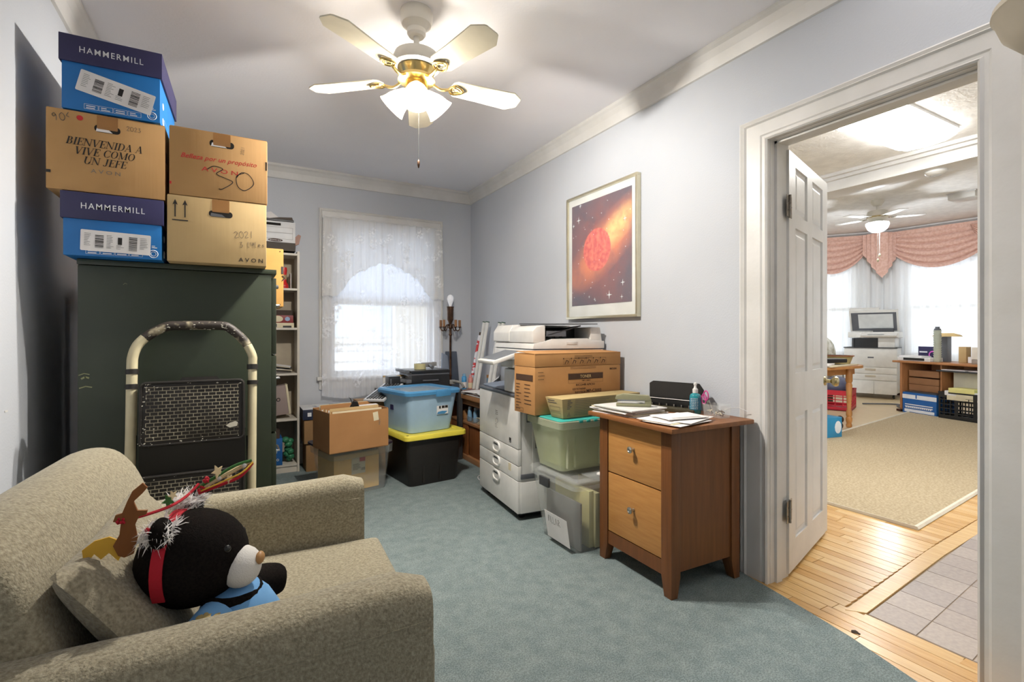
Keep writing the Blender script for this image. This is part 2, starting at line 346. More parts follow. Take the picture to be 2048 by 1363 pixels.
for s in (-1, 1):
    k = obj('doorknob', lathe(B(), [(.027, 0), (.026, .006), (.011, .009), (.010, .03), (.018, .036), (.027, .045), (.029, .055), (.024, .066), (.010, .071)], 16, TR(.675, 0 if s < 0 else DT, .885, rx=90*(-s if s < 0 else -1))), m_knob, door, sm=True)
# ================================================================ window in the back wall
cs = thing('window_1', 'white double-hung sash window behind lace curtains in the back wall', 'window', (0, YB, 0)); cs['kind'] = 'structure'
cx0, cx1, cz1 = WX0, WX1, WZ1
bm = B()
CPw = [(p*.7, d) for p, d in CP]
loft(bm, [[(cx0-p, -d, .70) for p, d in CPw], [(cx0-p, -d, cz1+p) for p, d in CPw], [(cx1+p, -d, cz1+p) for p, d in CPw], [(cx1+p, -d, .70) for p, d in CPw]]); obj('casing', bm, m_trim, cs, sm=25)
bm = B(); box(bm, cx0-.12, -.05, .735, cx1+.12, .10, .765); box(bm, cx0-.1, -.02, .65, cx1+.1, 0, .735); obj('window_sill', bm, m_trim, cs, bev=.004)
for (z0, z1, y) in ((.765, 1.49, .045), (1.46, 2.19, .085)):
    bm = B(); f = .045
    box(bm, cx0, y, z0, cx0+f, y+.035, z1); box(bm, cx1-f, y, z0, cx1, y+.035, z1); box(bm, cx0+f, y, z0, cx1-f, y+.035, z0+f); box(bm, cx0+f, y, z1-f, cx1-f, y+.035, z1)
    fr = obj('sash', bm, m_trim, cs, bev=.002, seg=1)
    m_glass = M('window_glass', (240, 246, 246), .02, alpha=.06)
    obj('pane', box(B(), cx0+f, y+.016, z0+f, cx1-f, y+.02, z1-f), m_glass, fr)
m_shade = M('roller_shade_cloth', (240, 242, 246), .9, trl=.75)
sh = thing('roller_shade', 'white roller shade pulled halfway down behind the lace curtains', 'window shade', (0, YB+.02, 0))
obj('shade_cloth', box(B(), cx0+.02, 0, 1.44, cx1-.02, .0012, 2.14), m_shade, sh); obj('hem_bar', box(B(), cx0+.02, -.004, 1.425, cx1-.02, .005, 1.447), m_shade, sh, bev=.002)
obj('roller', tube(B(), [(cx0+.005, 0, 2.15), (cx1-.005, 0, 2.15)], .018, 12), m_shade, sh, sm=True)
# lace
def lace_mat(name, c, dens, sc=1, hi=.93, tf=.38):
    m = bpy.data.materials.new(name); m.use_nodes = True; n = m.node_tree.nodes; L = m.node_tree.links; out = n['Material Output']; b = n['Principled BSDF']
    b.inputs['Base Color'].default_value = lin(c); b.inputs['Roughness'].default_value = .9
    tc = n.new('ShaderNodeTexCoord'); v = n.new('ShaderNodeTexVoronoi'); v.inputs['Scale'].default_value = 7*sc; mp = n.new('ShaderNodeMapping'); mp.inputs['Scale'].default_value = (1, .05, .9); L.new(tc.outputs['Object'], mp.inputs[0]); L.new(mp.outputs[0], v.inputs[0])
    t = n.new('ShaderNodeTexNoise'); t.inputs['Scale'].default_value = 34*sc; t.inputs['Detail'].default_value = 3; L.new(mp.outputs[0], t.inputs[0])
    # flower clusters: near voronoi centres the thread is dense and modulated
    r1 = n.new('ShaderNodeMapRange'); r1.inputs[1].default_value = .25; r1.inputs[2].default_value = .45; r1.inputs[3].default_value = 1; r1.inputs[4].default_value = 0; L.new(v.outputs[0], r1.inputs[0])
    r2 = n.new('ShaderNodeMapRange'); r2.inputs[1].default_value = .48; r2.inputs[2].default_value = .54; L.new(t.outputs[0], r2.inputs[0])
    mu = n.new('ShaderNodeMath'); mu.operation = 'MULTIPLY'; L.new(r1.outputs[0], mu.inputs[0]); L.new(r2.outputs[0], mu.inputs[1])
    r3 = n.new('ShaderNodeMapRange'); r3.inputs[3].default_value = dens; r3.inputs[4].default_value = hi; L.new(mu.outputs[0], r3.inputs[0])
    tl = n.new('ShaderNodeBsdfTranslucent'); tl.inputs[0].default_value = lin(c); mx = n.new('ShaderNodeMixShader'); mx.inputs[0].default_value = tf; L.new(b.outputs[0], mx.inputs[1]); L.new(tl.outputs[0], mx.inputs[2])
    tr = n.new('ShaderNodeBsdfTransparent'); m2 = n.new('ShaderNodeMixShader'); L.new(r3.outputs[0], m2.inputs[0]); L.new(tr.outputs[0], m2.inputs[1]); L.new(mx.outputs[0], m2.inputs[2]); L.new(m2.outputs[0], out.inputs[0])
    return m
m_lace = lace_mat('white_lace', (244, 245, 250), .62); m_lace2 = lace_mat('ivory_lace', (242, 240, 236), .66, 1.4)
def sheet(x0, x1, ztop, zbot, y, folds, amp, nx=90, nz=24, flare=0, bottom=None):
    bm = B(); rows = []
    for j in range(nz+1):
        f = j/nz; row = []
        for i in range(nx+1):
            u = i/nx; zb = zbot if bottom is None else bottom(u)
            z = ztop+(zb-ztop)*f
            x = x0+(x1-x0)*u+flare*f*(2*u-1)
            yy = y-amp*(.5+.5*f)*sin(u*folds*2*pi+.7*sin(f*2.2+u*5))-.3*amp*sin(u*folds*4.3*pi)
            row.append(bm.verts.new((x, yy, z)))
        rows.append(row)
    for a, b in zip(rows, rows[1:]):
        for i in range(nx): bm.faces.new((a[i], a[i+1], b[i+1], b[i]))
    return bm
cur = thing('lace_curtain', 'long white floral lace curtain hanging over the back window', 'curtain', (0, YB-.075, 0))
obj('rod', tube(B(), [(.672, 0, 2.19), (1.79, 0, 2.19)], .006, 8), m_white, cur)
obj('panel', sheet(.675, 1.22, 2.19, .62, .012, 11, .008, flare=.01, bottom=lambda u: .60-.035*sin(pi*min(1, u*1.2))), m_lace, cur, sm=180)
obj('panel', sheet(1.20, 1.79, 2.19, .62, .012, 11, .008, flare=.01, bottom=lambda u: .62), m_lace, cur, sm=180)
def swag(u):                                      # lower edge of the valance: long tails, a high centre
    e = abs(2*u-1); z = 1.80-.30*max(0, e-.12)
    if e > .52: z = 1.68-.8*(e-.52)
    if e > .76: z = 1.485
    return z+.014*abs(sin(u*38))
val = thing('lace_valance', 'scalloped ivory lace swag valance with tails across top of window', 'curtain', (0, YB-.10, 0))
obj('swag', sheet(.672, 1.795, 2.205, 1.6, 0, 15, .010, nx=160, nz=14, flare=.012, bottom=swag), m_lace2, val, sm=180)
obj('rod', tube(B(), [(.672, 0, 2.2), (1.795, 0, 2.2)], .007, 8), m_white, val)
# outside: neighbouring house wall with lap siding and two windows, ground
m_siding = M('white_siding', (226, 228, 232), .7); nb = thing('neighbour_house', 'white lap-sided neighbouring house wall seen through the window', 'house', (0, 8.2, 0))
obj('house_wall', box(B(), -4, .03, -3, 6, .3, 6), m_siding, nb)
for k in range(46):
    z = -2+k*.17; bm = B(); prism(bm, [(-.028, 0), (.03, 0), (.03, .17), (-.006, .17)], -4, 6, Matrix(((0, 0, 1, 0), (1, 0, 0, 0), (0, 1, 0, z), (0, 0, 0, 1)))); obj('siding_board', bm, m_siding, nb)
for (x0, x1) in ((1.35, 2.25), (2.75, 3.3)):
    bm = B(); box(bm, x0-.08, -.06, 1.0, x1+.08, -.03, 2.6); w_ = obj('window_frame', bm, m_trim, nb); obj('pane', box(B(), x0, -.065, 1.1, x1, -.06, 2.5), M('far_glass', (214, 224, 236), .1), w_)
tag(obj('ground', box(B(), -30, YB+.4, -1.2, 40, 40, -1.0), M('pale_ground', (170, 172, 168), .9)), 'pale paved ground outside below the windows', 'ground', kind='structure')
# ================================================================ ceiling fan
m_blade = M('cream_blade', (233, 226, 204), .35); m_canopy = M('cream_enamel', (226, 222, 212), .3)
m_bulbglass = M('lit_frosted_glass', (255, 244, 220), .4, emit=1.5, alpha=.74); m_lit = M('lit_bulb', (255, 244, 220), .4, emit=4)
FX, FY = .717, 2.182
fan = thing('ceiling_fan', 'five-blade cream and brass ceiling fan with three lit glass shades', 'ceiling fan', (FX, FY, ZC))
obj('canopy', lathe(B(), [(.070, 0), (.074, -.012), (.073, -.04), (.066, -.062), (.05, -.075), (.042, -.085), (.042, -.105), (.034, -.116), (.018, -.116)], 28), m_canopy, fan, sm=30)
obj('downrod', lathe(B(), [(.013, -.11), (.013, -.17), (.02, -.172), (.02, -.185)], 14), m_canopy, fan, sm=30)
obj('motor_housing', lathe(B(), [(.02, -.178), (.06, -.182), (.098, -.20), (.107, -.225), (.105, -.255), (.09, -.262)], 32), m_canopy, fan, sm=30)
obj('motor_band', lathe(B(), [(.08, -.26), (.086, -.268), (.078, -.285), (.070, -.30), (.082, -.305), (.084, -.318), (.06, -.325)], 32), m_brass, fan, sm=30)
obj('switch_housing', lathe(B(), [(.045, -.32), (.05, -.33), (.05, -.365), (.043, -.372), (.04, -.40), (.028, -.41), (.01, -.415)], 24), m_brass, fan, sm=30)
def blade_poly():
    p = [(.17, -.040), (.19, -.055), (.30, -.058), (.470, -.068), (.515, -.036), (.52, -.026), (.52, .026), (.515, .036), (.470, .068), (.30, .058), (.19, .055), (.17, .040), (.160, 0)]
    return p
for k in range(5):
    a = 68.8+72*k; ax = TR(0, 0, -.315, rz=a)
    bl = obj('blade', prism(B(), blade_poly(), 0, .006), m_blade, fan, bev=.0015, seg=1, mx=ax @ TR(rx=-10))
    bm = B(); tube(bm, smooth_pts([(.075, 0, .0), (.11, 0, -.018), (.145, 0, -.012), (.165, 0, -.004)], 4), .007, 8)
    out = smooth_pts([(.155, 0, -.006), (.175, .03, -.006), (.205, .022, -.006), (.225, 0, -.006), (.205, -.022, -.006), (.175, -.03, -.006)], 5, True)
    tube(bm, out, .0048, 8, closed=True); inn = smooth_pts([(.17, 0, -.006), (.183, .016, -.006), (.21, 0, -.006), (.183, -.016, -.006)], 5, True); tube(bm, inn, .003, 6, closed=True)
    obj('blade_bracket', bm, m_brass, fan, sm=True, mx=ax @ TR(rx=-10))
shade_prof = [(.018, .0), (.024, -.008), (.03, -.02), (.042, -.04), (.050, -.06), (.055, -.08), (.062, -.098), (.066, -.105), (.063, -.104), (.052, -.08), (.046, -.06), (.038, -.04), (.024, -.018), (.004, -.012)]
for k, a in enumerate((252, 12, 132)):
    ax = TR(rz=a) @ TR(.046, 0, -.352) @ TR(ry=-(30, 52, 52)[k])
    arm = obj('lamp_arm', tube(B(), smooth_pts([(-.012, 0, .02), (0, 0, .008), (.0, 0, -.006)], 4), .010, 10, mx=ax), m_brass, fan, sm=True)
    obj('lamp_shade', lathe(B(), shade_prof, 24, ax @ TR(0, 0, -.004), cap=False), m_bulbglass, fan, 'lit white frosted bell glass shade', sm=50)
    obj('bulb', lathe(B(), [(.012, -.012), (.013, -.02), (.017, -.03), (.012, -.04), (.003, -.043)], 12, ax), m_lit, fan, sm=True)
    p = fan.matrix_basis @ ax @ Vector((0, 0, -.16)); p = Vector((FX, FY, ZC)) + (ax @ Vector((0, 0, -.066)))
    light('fan_lamp', 'POINT', p, FAN_W, (1, .955, .88), .022)
bm = B()
for i in range(43): ell(bm, (0, 0, -i*.0062), (.0022, .0022, .0032), TR(.0, -.03, -.42), 6, 4)
obj('pull_chain', bm, m_chrome, fan, sm=True)
obj('chain_pull', lathe(B(), [(.002, 0), (.006, -.006), (.006, -.02), (.003, -.034), (.0005, -.038)], 10, TR(0, -.03, -.685)), m_bronze, fan, sm=True)
# ================================================================ green filing cabinet
cab = thing('filing_cabinet', 'tall dark green metal filing cabinet with boxes stacked on top', 'filing cabinet', (-.514, 2.38, 0))
CW, CDp, CZ = .666, .46, 1.43
obj('body', box(B(), 0, 0, .03, CW-.02, CDp, CZ-.022), m_green, cab, bev=.003)
obj('cabinet_top', box(B(), -.002, -.003, CZ-.02, CW, CDp+.002, CZ), m_green, cab, bev=.002)
obj('plinth', box(B(), .02, .02, 0, CW-.05, CDp-.02, .03), m_black, cab)
for i in range(4):
    z = .05+i*.338; d = obj('drawer', box(B(), CW-.02, .01, z, CW, CDp-.01, z+.33), m_green, cab, bev=.002)
    bm = B(); tube(bm, [(CW, .17, z+.22), (CW+.022, .175, z+.22), (CW+.022, .285, z+.22), (CW, .29, z+.22)], .005, 6); obj('handle', bm, m_chrome, d)
    obj('label_holder', box(B(), CW, .19, z+.255, CW+.003, .27, z+.295), m_chrome, d)
obj('lock', lathe(B(), [(.009, 0), (.009, .01), (.004, .012)], 10, TR(CW, .05, CZ-.07, ry=90)), m_chrome, cab)
bm = B(); random.seed(3)
for (x, z, l, w) in ((.006, .95, .035, .004), (.012, .985, .02, .006), (.004, .998, .03, .003), (.135, 1.34, .012, .001)):
    ribbon(bm, [(x, z), (x+l*.5, z+.006), (x+l, z+.002)], w, TR(0, -.0006, 0, rx=90))
obj('scratch', bm, M('bare_scratch', (150, 152, 110), .6), cab)
# second cabinet hidden behind carries the tan case
c2 = thing('low_filing_cabinet', 'grey filing cabinet mostly hidden behind the dark green cabinet', 'filing cabinet', (-.42, 3.08, 0))
obj('body', box(B(), 0, 0, 0, .60, .62, 1.315), m_grey, c2, bev=.004)
for i in range(4): obj('drawer', box(B(), .60, .02, .03+i*.32, .612, .60, .34+i*.32), m_grey, c2, bev=.002)
t = thing('yellow_box', 'yellow-tan box with metal latch standing behind the green cabinet', 'box', (.045, 3.3, 1.315))
m_yt = M('yellow_tan_board', (222, 170, 92), .7); obj('body', box(B(), 0, 0, 0, .205, .3, .352), m_yt, t, bev=.008, seg=3)
bm = B(); box(bm, .192, -.004, .20, .203, 0, .245); tube(bm, [(.197, -.006, .16), (.210, -.006, .175), (.197, -.006, .19)], .003, 6); obj('latch', bm, m_dgrey, t)
bm = B(); [lathe(bm, [(.004, 0), (.003, .003)], 8, TR(x, 0, z, rx=90)) for x, z in ((.185, .335), (.185, .015))]; obj('rivet', bm, m_bronze, t)
t = thing('brown_box', 'small brown cardboard box in the dark gap left of cabinet', 'box', (-.606, 2.86, 1.272))
obj('body', box(B(), 0, 0, 0, .085, .2, .10), m_card2, t, bev=.002); obj('lid', box(B(), -.003, -.004, .035, .088, .204, .105), m_card2, t, bev=.002)
tag(obj('crate', box(B(), -.60, 2.87, 0, -.43, 2.94, 1.272), m_black), 'black narrow block added as shade in gap left of green cabinet', 'crate')  # added block under the brown box, black to stand for the gap's shade
# ---------------------------------------------------------------- printed details
def barcode(bm, x, y, w, h, mx, vert=False, seed=1):
    rnd = random.Random(seed); p = 0
    while p < (h if vert else w):
        b = rnd.choice((.0012, .002, .003))
        if vert: prism(bm, [(x, y+p), (x+w, y+p), (x+w, y+p+b), (x, y+p+b)], 0, .0003, mx)
        else: prism(bm, [(x+p, y), (x+p+b, y), (x+p+b, y+h), (x+p, y+h)], 0, .0003, mx)
        p += b+rnd.choice((.0012, .002, .0026))
def lines(bm, x, y, w, n, gap, th, mx, seed=1, vert=False):
    rnd = random.Random(seed)
    for i in range(n):
        l = w*rnd.uniform(.5, 1)
        q = [(x, y-i*gap), (x+l, y-i*gap), (x+l, y-i*gap+th), (x, y-i*gap+th)] if not vert else [(x+i*gap, y), (x+i*gap+th, y), (x+i*gap+th, y+l), (x+i*gap, y+l)]
        prism(bm, q, 0, .0003, mx)
def frame2d(bm, x0, y0, x1, y1, t, mx):
    for a in ((x0, y0, x1, y0+t), (x0, y1-t, x1, y1), (x0, y0, x0+t, y1), (x1-t, y0, x1, y1)): prism(bm, [(a[0], a[1]), (a[2], a[1]), (a[2], a[3]), (a[0], a[3])], 0, .0003, mx)
def ring2d(bm, x, y, r, t, mx, n=16):
    tube(bm, [(x+r*cos(2*pi*k/n), y+r*sin(2*pi*k/n), 0) for k in range(n)], t, 4, mx, closed=True)
def ship_label(par, cx, cz, w, h, ang, y, seed):
    mx = TR(cx, y, cz) @ TR(rx=90) @ TR(rz=ang)
    l = obj('label', prism(B(), rr(w, h, .004, 3), 0, .0006, mx), m_paper, par, 'white shipping label'); up = mx @ TR(0, 0, .0007); bm = B()
    barcode(bm, -w*.30, -h*.32, w*.12, h*.62, up, True, seed); barcode(bm, w*.18, -h*.35, w*.12, h*.66, up, True, seed+1)
    lines(bm, -w*.14, h*.3, w*.11, 9, h*.075, .0011, up, seed); lines(bm, w*.34, h*.3, w*.12, 7, h*.085, .0011, up, seed+2); lines(bm, -w*.45, h*.32, w*.1, 8, h*.08, .001, up, seed+3)
    prism(bm, [(w*.02, -h*.1), (w*.08, -h*.1), (w*.08, h*.25), (w*.02, h*.25)], 0, .0003, up); lines(bm, -w*.0, -h*.16, w*.11, 3, h*.075, .0011, up, seed+5)
    obj('lettering', bm, m_ink, l)
    return l
def paper_box(name, label, loc, rz, w, d, h, lab, seed, tilt=0):
    t = thing(name, label, 'box', loc, rz, 'blue and navy paper cartons'); t.rotation_euler[1] = R(tilt)
    obj('body', box(B(), 0, 0, 0, w, d, h-.01), m_blue, t, bev=.002)
    lh = .095; obj('lid', box(B(), -.007, -.007, h-lh, w+.007, d+.007, h), m_navy, t, bev=.002)
    text('HAMMERMILL', .185 if w < .3 else .19, .021, TR(w*.5, -.0078, h-lh*.50, rx=90), m_wink, t, bold=.002, sp=1.25)
    ship_label(t, *lab, -.0012, seed); bm = B(); u = TR(0, -.0008, 0, rx=90)
    for i in range(4): frame2d(bm, .062+i*.042, .008, .102+i*.042, .026, .0009, u); lines(bm, .068+i*.042, .018, .028, 2, .007, .003, u, i)
    ring2d(bm, w-.025, .022, .014, .0012, u); ring2d(bm, w-.025, .022, .008, .0009, u); lines(bm, w-.03, .05, .018, 2, .006, .003, u)
    u2 = TR(w+.0008, 0, 0, rx=90, rz=90); ring2d(bm, .07, .03, .014, .0012, u2); frame2d(bm, .1, .02, .2, .05, .001, u2); ring2d(bm, .07, .09, .012, .0014, u2); lines(bm, .25, .05, .1, 2, .012, .006, u2)
    obj('print', bm, m_wink, t)
    text('A4', .001, .001, TR(0, 5, 0), m_wink, t) if False else None
    return t
YB0 = 2.30
paper_box('paper_carton', 'blue paper carton with navy lid directly on the green cabinet', (-.536, YB0, 1.432), 0, .286, .42, .226, (.15, .055, .205, .075, -1.5), 3)
b = paper_box('paper_carton', 'blue paper carton with navy lid topmost of the tall stack', (-.540, YB0, 1.952), -1, .286, .42, .262, (.155, .085, .225, .078, -13), 8)
def handle_carton(label, loc, rz, w, d, h, mat, hole, tape=True):
    t = thing('cardboard_carton', label, 'box', loc, rz)
    bm = B(); box(bm, 0, 0, 0, w, d, h); obj('body', bm, mat, t, bev=.003)
    hx, hz, hw, hh = hole
    obj('hand_hole', prism(B(), rr(hw, hh, hh*.45, 5), 0, .0012, TR(hx, -.0002, hz, rx=90)), m_dark, t, 'dark cut-out hand hole')
    obj('hole_flap', prism(B(), [(-hw*.44, -hh*.45), (hw*.2, -hh*.45), (hw*.05, -hh*.05), (-hw*.4, hh*.1)], 0, .0016, TR(hx, -.0003, hz, rx=90)), m_paper if mat != m_card3 else m_grey, t)
    if tape: obj('tape', prism(B(), rr(.06, .05, .003, 2), 0, .0012, TR(hx, -.0008, h-.025, rx=90)), m_tape, t)
    bm = B(); box(bm, .002, .002, h, w/2-.0015, d-.002, h+.002); obj('flap', bm, mat, t); bm = B(); box(bm, w/2+.0015, .002, h, w-.002, d-.002, h+.002); obj('flap', bm, mat, t)
    return t
A1 = handle_carton('brown handled carton printed with serif words between two blue cartons', (-.582, YB0, 1.662), 0, .343, .40, .283, m_card, (.17, .235, .075, .025))
serif(['BIENVENIDA A', 'VIVE COMO', 'UN JEFE'], .0265, TR(.162, -.0008, .165, rx=90), m_ink, A1, shear=.25, gap=1.22)
text('AVON', .085, .014, TR(.165, -.0008, .078, rx=90), m_gink, A1, sp=1.5)
obj('sticker', prism(B(), [(.009*cos(k*pi/8), .009*sin(k*pi/8)) for k in range(16)], 0, .0008, TR(.092, -.0004, .262, rx=90)), m_red, A1, 'round red sticker')
def hand(par, strokes, s, mx, w, mat): 
    bm = B()
    for st in strokes: ribbon(bm, [(p.x*s, p.y*s) for p in smooth_pts([(a, b, 0) for a, b in st], 5)], w, mx)
    return obj('handwriting', bm, mat, par)
D = {'9': [(.45, .6), (.3, .95), (.05, .75), (.2, .5), (.45, .7), (.4, 0)], '0': [(.3, 1), (.05, .7), (.1, .15), (.4, 0), (.6, .4), (.5, .85), (.3, 1)], 'C': [(.5, .9), (.2, .9), (.05, .4), (.3, .05), (.6, .2)],
     '2': [(.05, .75), (.3, 1), (.5, .7), (.1, .05), (.55, .08)], '3': [(.05, .9), (.4, .95), (.2, .55), (.5, .35), (.3, 0), (.0, .1)], '1': [(.3, 1), (.25, 0)], 't': [(.2, 1), (.15, .1), (.35, .05)], 'a': [(.4, .5), (.1, .4), (.15, .05), (.4, .3), (.45, 0)],
     'l': [(.2, 1), (.15, .1), (.3, .05)], 'e': [(.1, .3), (.4, .4), (.2, .6), (.08, .2), (.4, .05)], 's': [(.4, .5), (.15, .45), (.4, .2), (.1, .05)], '4': [(.1, 1), (.05, .5), (.5, .5), (.4, .9), (.38, 0)], '(': [(.3, 1.1), (.05, .7), (.3, .5)]}
def write(par, s, size, mx, w, mat, adv=.62): return hand(par, [[(x+i*adv, y) for x, y in D[c]] for i, c in enumerate(s) if c in D], size, mx, w, mat)
write(A1, '90(', .026, TR(.018, -.0008, .24, rx=90) @ TR(rz=8), .0018, m_gink, .75); write(A1, '2023', .016, TR(.225, -.0008, .243, rx=90), .0012, m_gink, .72)
obj('corner_mark', prism(B(), [(0, 0), (.012, 0), (.012, .01), (0, .01)], 0, .0008, TR(0.001, -.0004, .055, rx=90)), m_ink, A1)
obj('corner_mark', prism(B(), [(0, 0), (.025, 0), (.025, .04), (0, .04)], 0, .0008, TR(.3438, .02, .15, rx=90, rz=90)), m_bink, A1)
A3 = handle_carton('pale cardboard carton printed with two upward arrows on the green cabinet', (-.233, YB0, 1.432), 0, .342, .40, .255, m_card3, (.178, .198, .082, .024))
bm = B(); u = TR(0, -.0008, 0, rx=90)
for x in (.026, .058): prism(bm, [(x-.002, .172), (x+.002, .172), (x+.002, .222), (x+.0085, .218), (x, .240), (x-.0085, .218), (x-.002, .222)], 0, .0003, u)
prism(bm, [(.016, .158), (.068, .158), (.068, .162), (.016, .162)], 0, .0003, u); obj('arrow_print', bm, m_ink, A3)
text('AVON', .088, .016, TR(.285, -.0008, .022, rx=90), m_ink, A3, sp=1.5)
write(A3, '2021', .026, TR(.225, -.0008, .108, rx=90) @ TR(rz=6), .0013, m_gink, .72); write(A3, '3 t4les', .022, TR(.245, -.0008, .072, rx=90) @ TR(rz=4), .0013, m_gink, .6)
A2 = handle_carton('brown handled carton with red print and a big handwritten number', (-.226, YB0, 1.691), 0, .338, .40, .262, m_card, (.175, .219, .085, .026))
def cursive(s, w, mx, mat, par):                 # looped lettering drawn with a round pen
    return text(s, w, None, mx, mat, par, bold=.004, shear=.35)
cursive('Belleza por un propósito', .262, TR(.168, -.0008, .153, rx=90), m_red, A2); text('AVON', .125, .017, TR(.168, -.0008, .112, rx=90) @ TR(rz=-1), m_red, A2, sp=1.5)
hand(A2, [[(0, .9), (.25, 1.08), (.6, 1.0), (.35, .75), (.7, .6), (1.0, .45), (.6, .1), (.45, .08)], [(1.45, .95), (1.15, .75), (1.2, .3), (1.5, .15), (1.85, .5), (1.65, .9), (1.35, .95), (1.15, .7)]], .088, TR(.125, -.001, .033, rx=90), .0028, m_ink)
write(A2, '2021', .012, TR(.252, -.0008, .19, rx=90) @ TR(rz=85), .001, m_gink, .72)
obj('corner_mark', prism(B(), [(0, 0), (.006, 0), (.006, .01), (0, .01)], 0, .0008, TR(.001, -.0004, .038, rx=90)), m_red, A2); obj('corner_mark', prism(B(), [(0, 0), (.006, 0), (.006, .035), (0, .035)], 0, .0008, TR(.331, -.0004, .14, rx=90)), m_dark, A2)
# ================================================================ step ladder leaning on the cabinet
lad = thing('step_ladder', 'folded cream step ladder with black treads and paint splashes leaning on cabinet', 'ladder', (0, 0, 0))
m_ivory = M('ivory_enamel', (204, 194, 160), .35, c2=(190, 180, 146), vs=10); m_tread = M('black_tread', (38, 34, 30), .5, c2=(28, 25, 22), vs=20); m_splash = M('dried_white_paint', (205, 200, 184), .6)
m_grip = M('black_grip', (46, 38, 32), .6, c2=(160, 150, 124), vs=14, rlo=.52, rhi=.60)
def LY(z): return 2.165+.14*z/1.2
def lp(x, y): # photo pixel -> point in the ladder's leaning plane
    t = Vector(at(x, y, Y=2.25)); 
    for _ in range(4): t = at(x, y, Y=LY(t.z))
    return t
Lp = [lp(x, y) for x, y in ((259, 985), (262, 860), (264, 740), (266, 712), (275, 690), (290, 675))]
low = Lp[0]+(Lp[0]-Lp[1])*((Lp[0].z-.02)/(Lp[1].z-Lp[0].z)); tr_ = [lp(x, y) for x, y in ((495, 690), (505, 712), (505, 735), (504, 860), (503, 985))]; low2 = tr_[-1]+(tr_[-1]-tr_[-2])*((tr_[-1].z-.02)/(tr_[-2].z-tr_[-1].z))
top = [lp(x, y) for x, y in ((290, 675), (312, 662), (336, 652), (360, 651), (400, 650), (440, 651), (456, 654), (475, 668), (488, 681), (495, 690))]
obj('rail', tube(B(), smooth_pts([low]+Lp[:2]+Lp[2:], 4), .0175, 12), m_ivory, lad, sm=True); obj('rail', tube(B(), smooth_pts(tr_+[low2], 4), .0165, 12), m_ivory, lad, sm=True)
obj('grip', tube(B(), smooth_pts(top, 4), .0178, 12), m_grip, lad, 'black rubber grip chipped and paint-splashed', sm=True)
for a, b in (((264, 738), (264, 748)), ((263, 768), (263, 778)), ((505, 728), (505, 738)), ((505, 760), (505, 768))):
    obj('band', tube(B(), [lp(*a), lp(*b)], .0205, 12), m_tread, lad, sm=True)
for s, (z0, z1, xa, xb) in enumerate(((.735, .975, -.312, .030), (.39, .635, -.318, .030))):
    mz = (z0+z1)/2; yy = LY(mz)-.025; ang = -math.degrees(math.atan(.14/1.2)); w = xb-xa; h = z1-z0
    mx = TR((xa+xb)/2*1.0, yy, mz) @ TR(rx=90+ang)
    st = obj('tread', prism(B(), rr(w, h, .022, 4)+([] if s else []), -.02, .006, mx), m_tread, lad, bev=.003)
    bm = B(); frame = rr(w-.012, h-.012, .018, 4); tube(bm, [(x, y, .008) for x, y in frame], .004, 6, mx, closed=True)
    if s == 0: prism(bm, [(-.05, h/2-.004), (-.04, h/2+.012), (.075, h/2+.012), (.085, h/2-.004)], -.012, .004, mx)
    obj('rim', bm, m_tread, st); m_tp = M('tread_grid_worn', (168, 160, 138), .5, c2=(84, 78, 66), vs=7, rlo=.4, rhi=.62)
    bm = B(); nr = 15; rh = (h-.045)/nr; bl = .0245; ncol = int((w-.045)/bl); m4 = mx
    for r in range(nr+1):
        y = -h/2+.0225+r*rh; prism(bm, [(-w/2+.022, y-.0011), (w/2-.022, y-.0011), (w/2-.022, y+.0011), (-w/2+.022, y+.0011)], .006, .0078, m4)
        if r < nr:
            for c in range(ncol+1):
                x = -w/2+.022+c*bl+(bl/2 if r % 2 else 0)
                if x < w/2-.02: prism(bm, [(x-.0012, y), (x+.0012, y), (x+.0012, y+rh), (x-.0012, y+rh)], .006, .0078, m4)
    obj('tread_grid', bm, m_tp, st, kind='stuff'); rnd = random.Random(s+5); bm = B()
    for k in range(70):
        e = rnd.random(); x = rnd.uniform(-w/2, w/2); y = rnd.choice((-1, 1))*(h/2-.004-abs(rnd.gauss(0, .012)))
        if e < .35: x, y = -w/2+abs(rnd.gauss(0, .02))+.004, rnd.uniform(-h/2, h/2)
        r = rnd.uniform(.0008, .0032); prism(bm, [(x+r*cos(a)*rnd.uniform(.6, 1.6), y+r*sin(a)*rnd.uniform(.5, 1)) for a in (0, 1, 2, 3, 4, 5)], .008, .0098, m4)
    if s == 0: prism(bm, [(.105, -.062), (.118, -.07), (.142, -.066), (.146, -.052), (.138, -.047), (.118, -.052)], .008, .0105, m4)
    obj('paint_splash', bm, m_splash, st)
bm = B(); box(bm, -.31, 2.225, .60, .03, 2.24, .78); obj('strap', bm, m_black, lad)
bm = B()
bm.free()
for a, b in (((271, 870), (266, 990)), ((495, 870), (498, 960))): obj('back_leg', tube(B(), [lp(*a), lp(*b)], .006, 6), m_black, lad)
bm = B(); rnd = random.Random(2)
for k in range(60):
    p = rnd.choice(top)+Vector((rnd.uniform(-.02, .02), 0, 0)); i = rnd.randrange(len(top)-1); p = top[i].lerp(top[i+1], rnd.random()); a = rnd.uniform(-1.6, 1.2)
    ell(bm, (p.x, p.y-.0165*cos(a), p.z+.0165*sin(a)), (rnd.uniform(.001, .006), .0018, rnd.uniform(.001, .003)), None, 6, 4)
obj('paint_splash', bm, m_splash, lad)
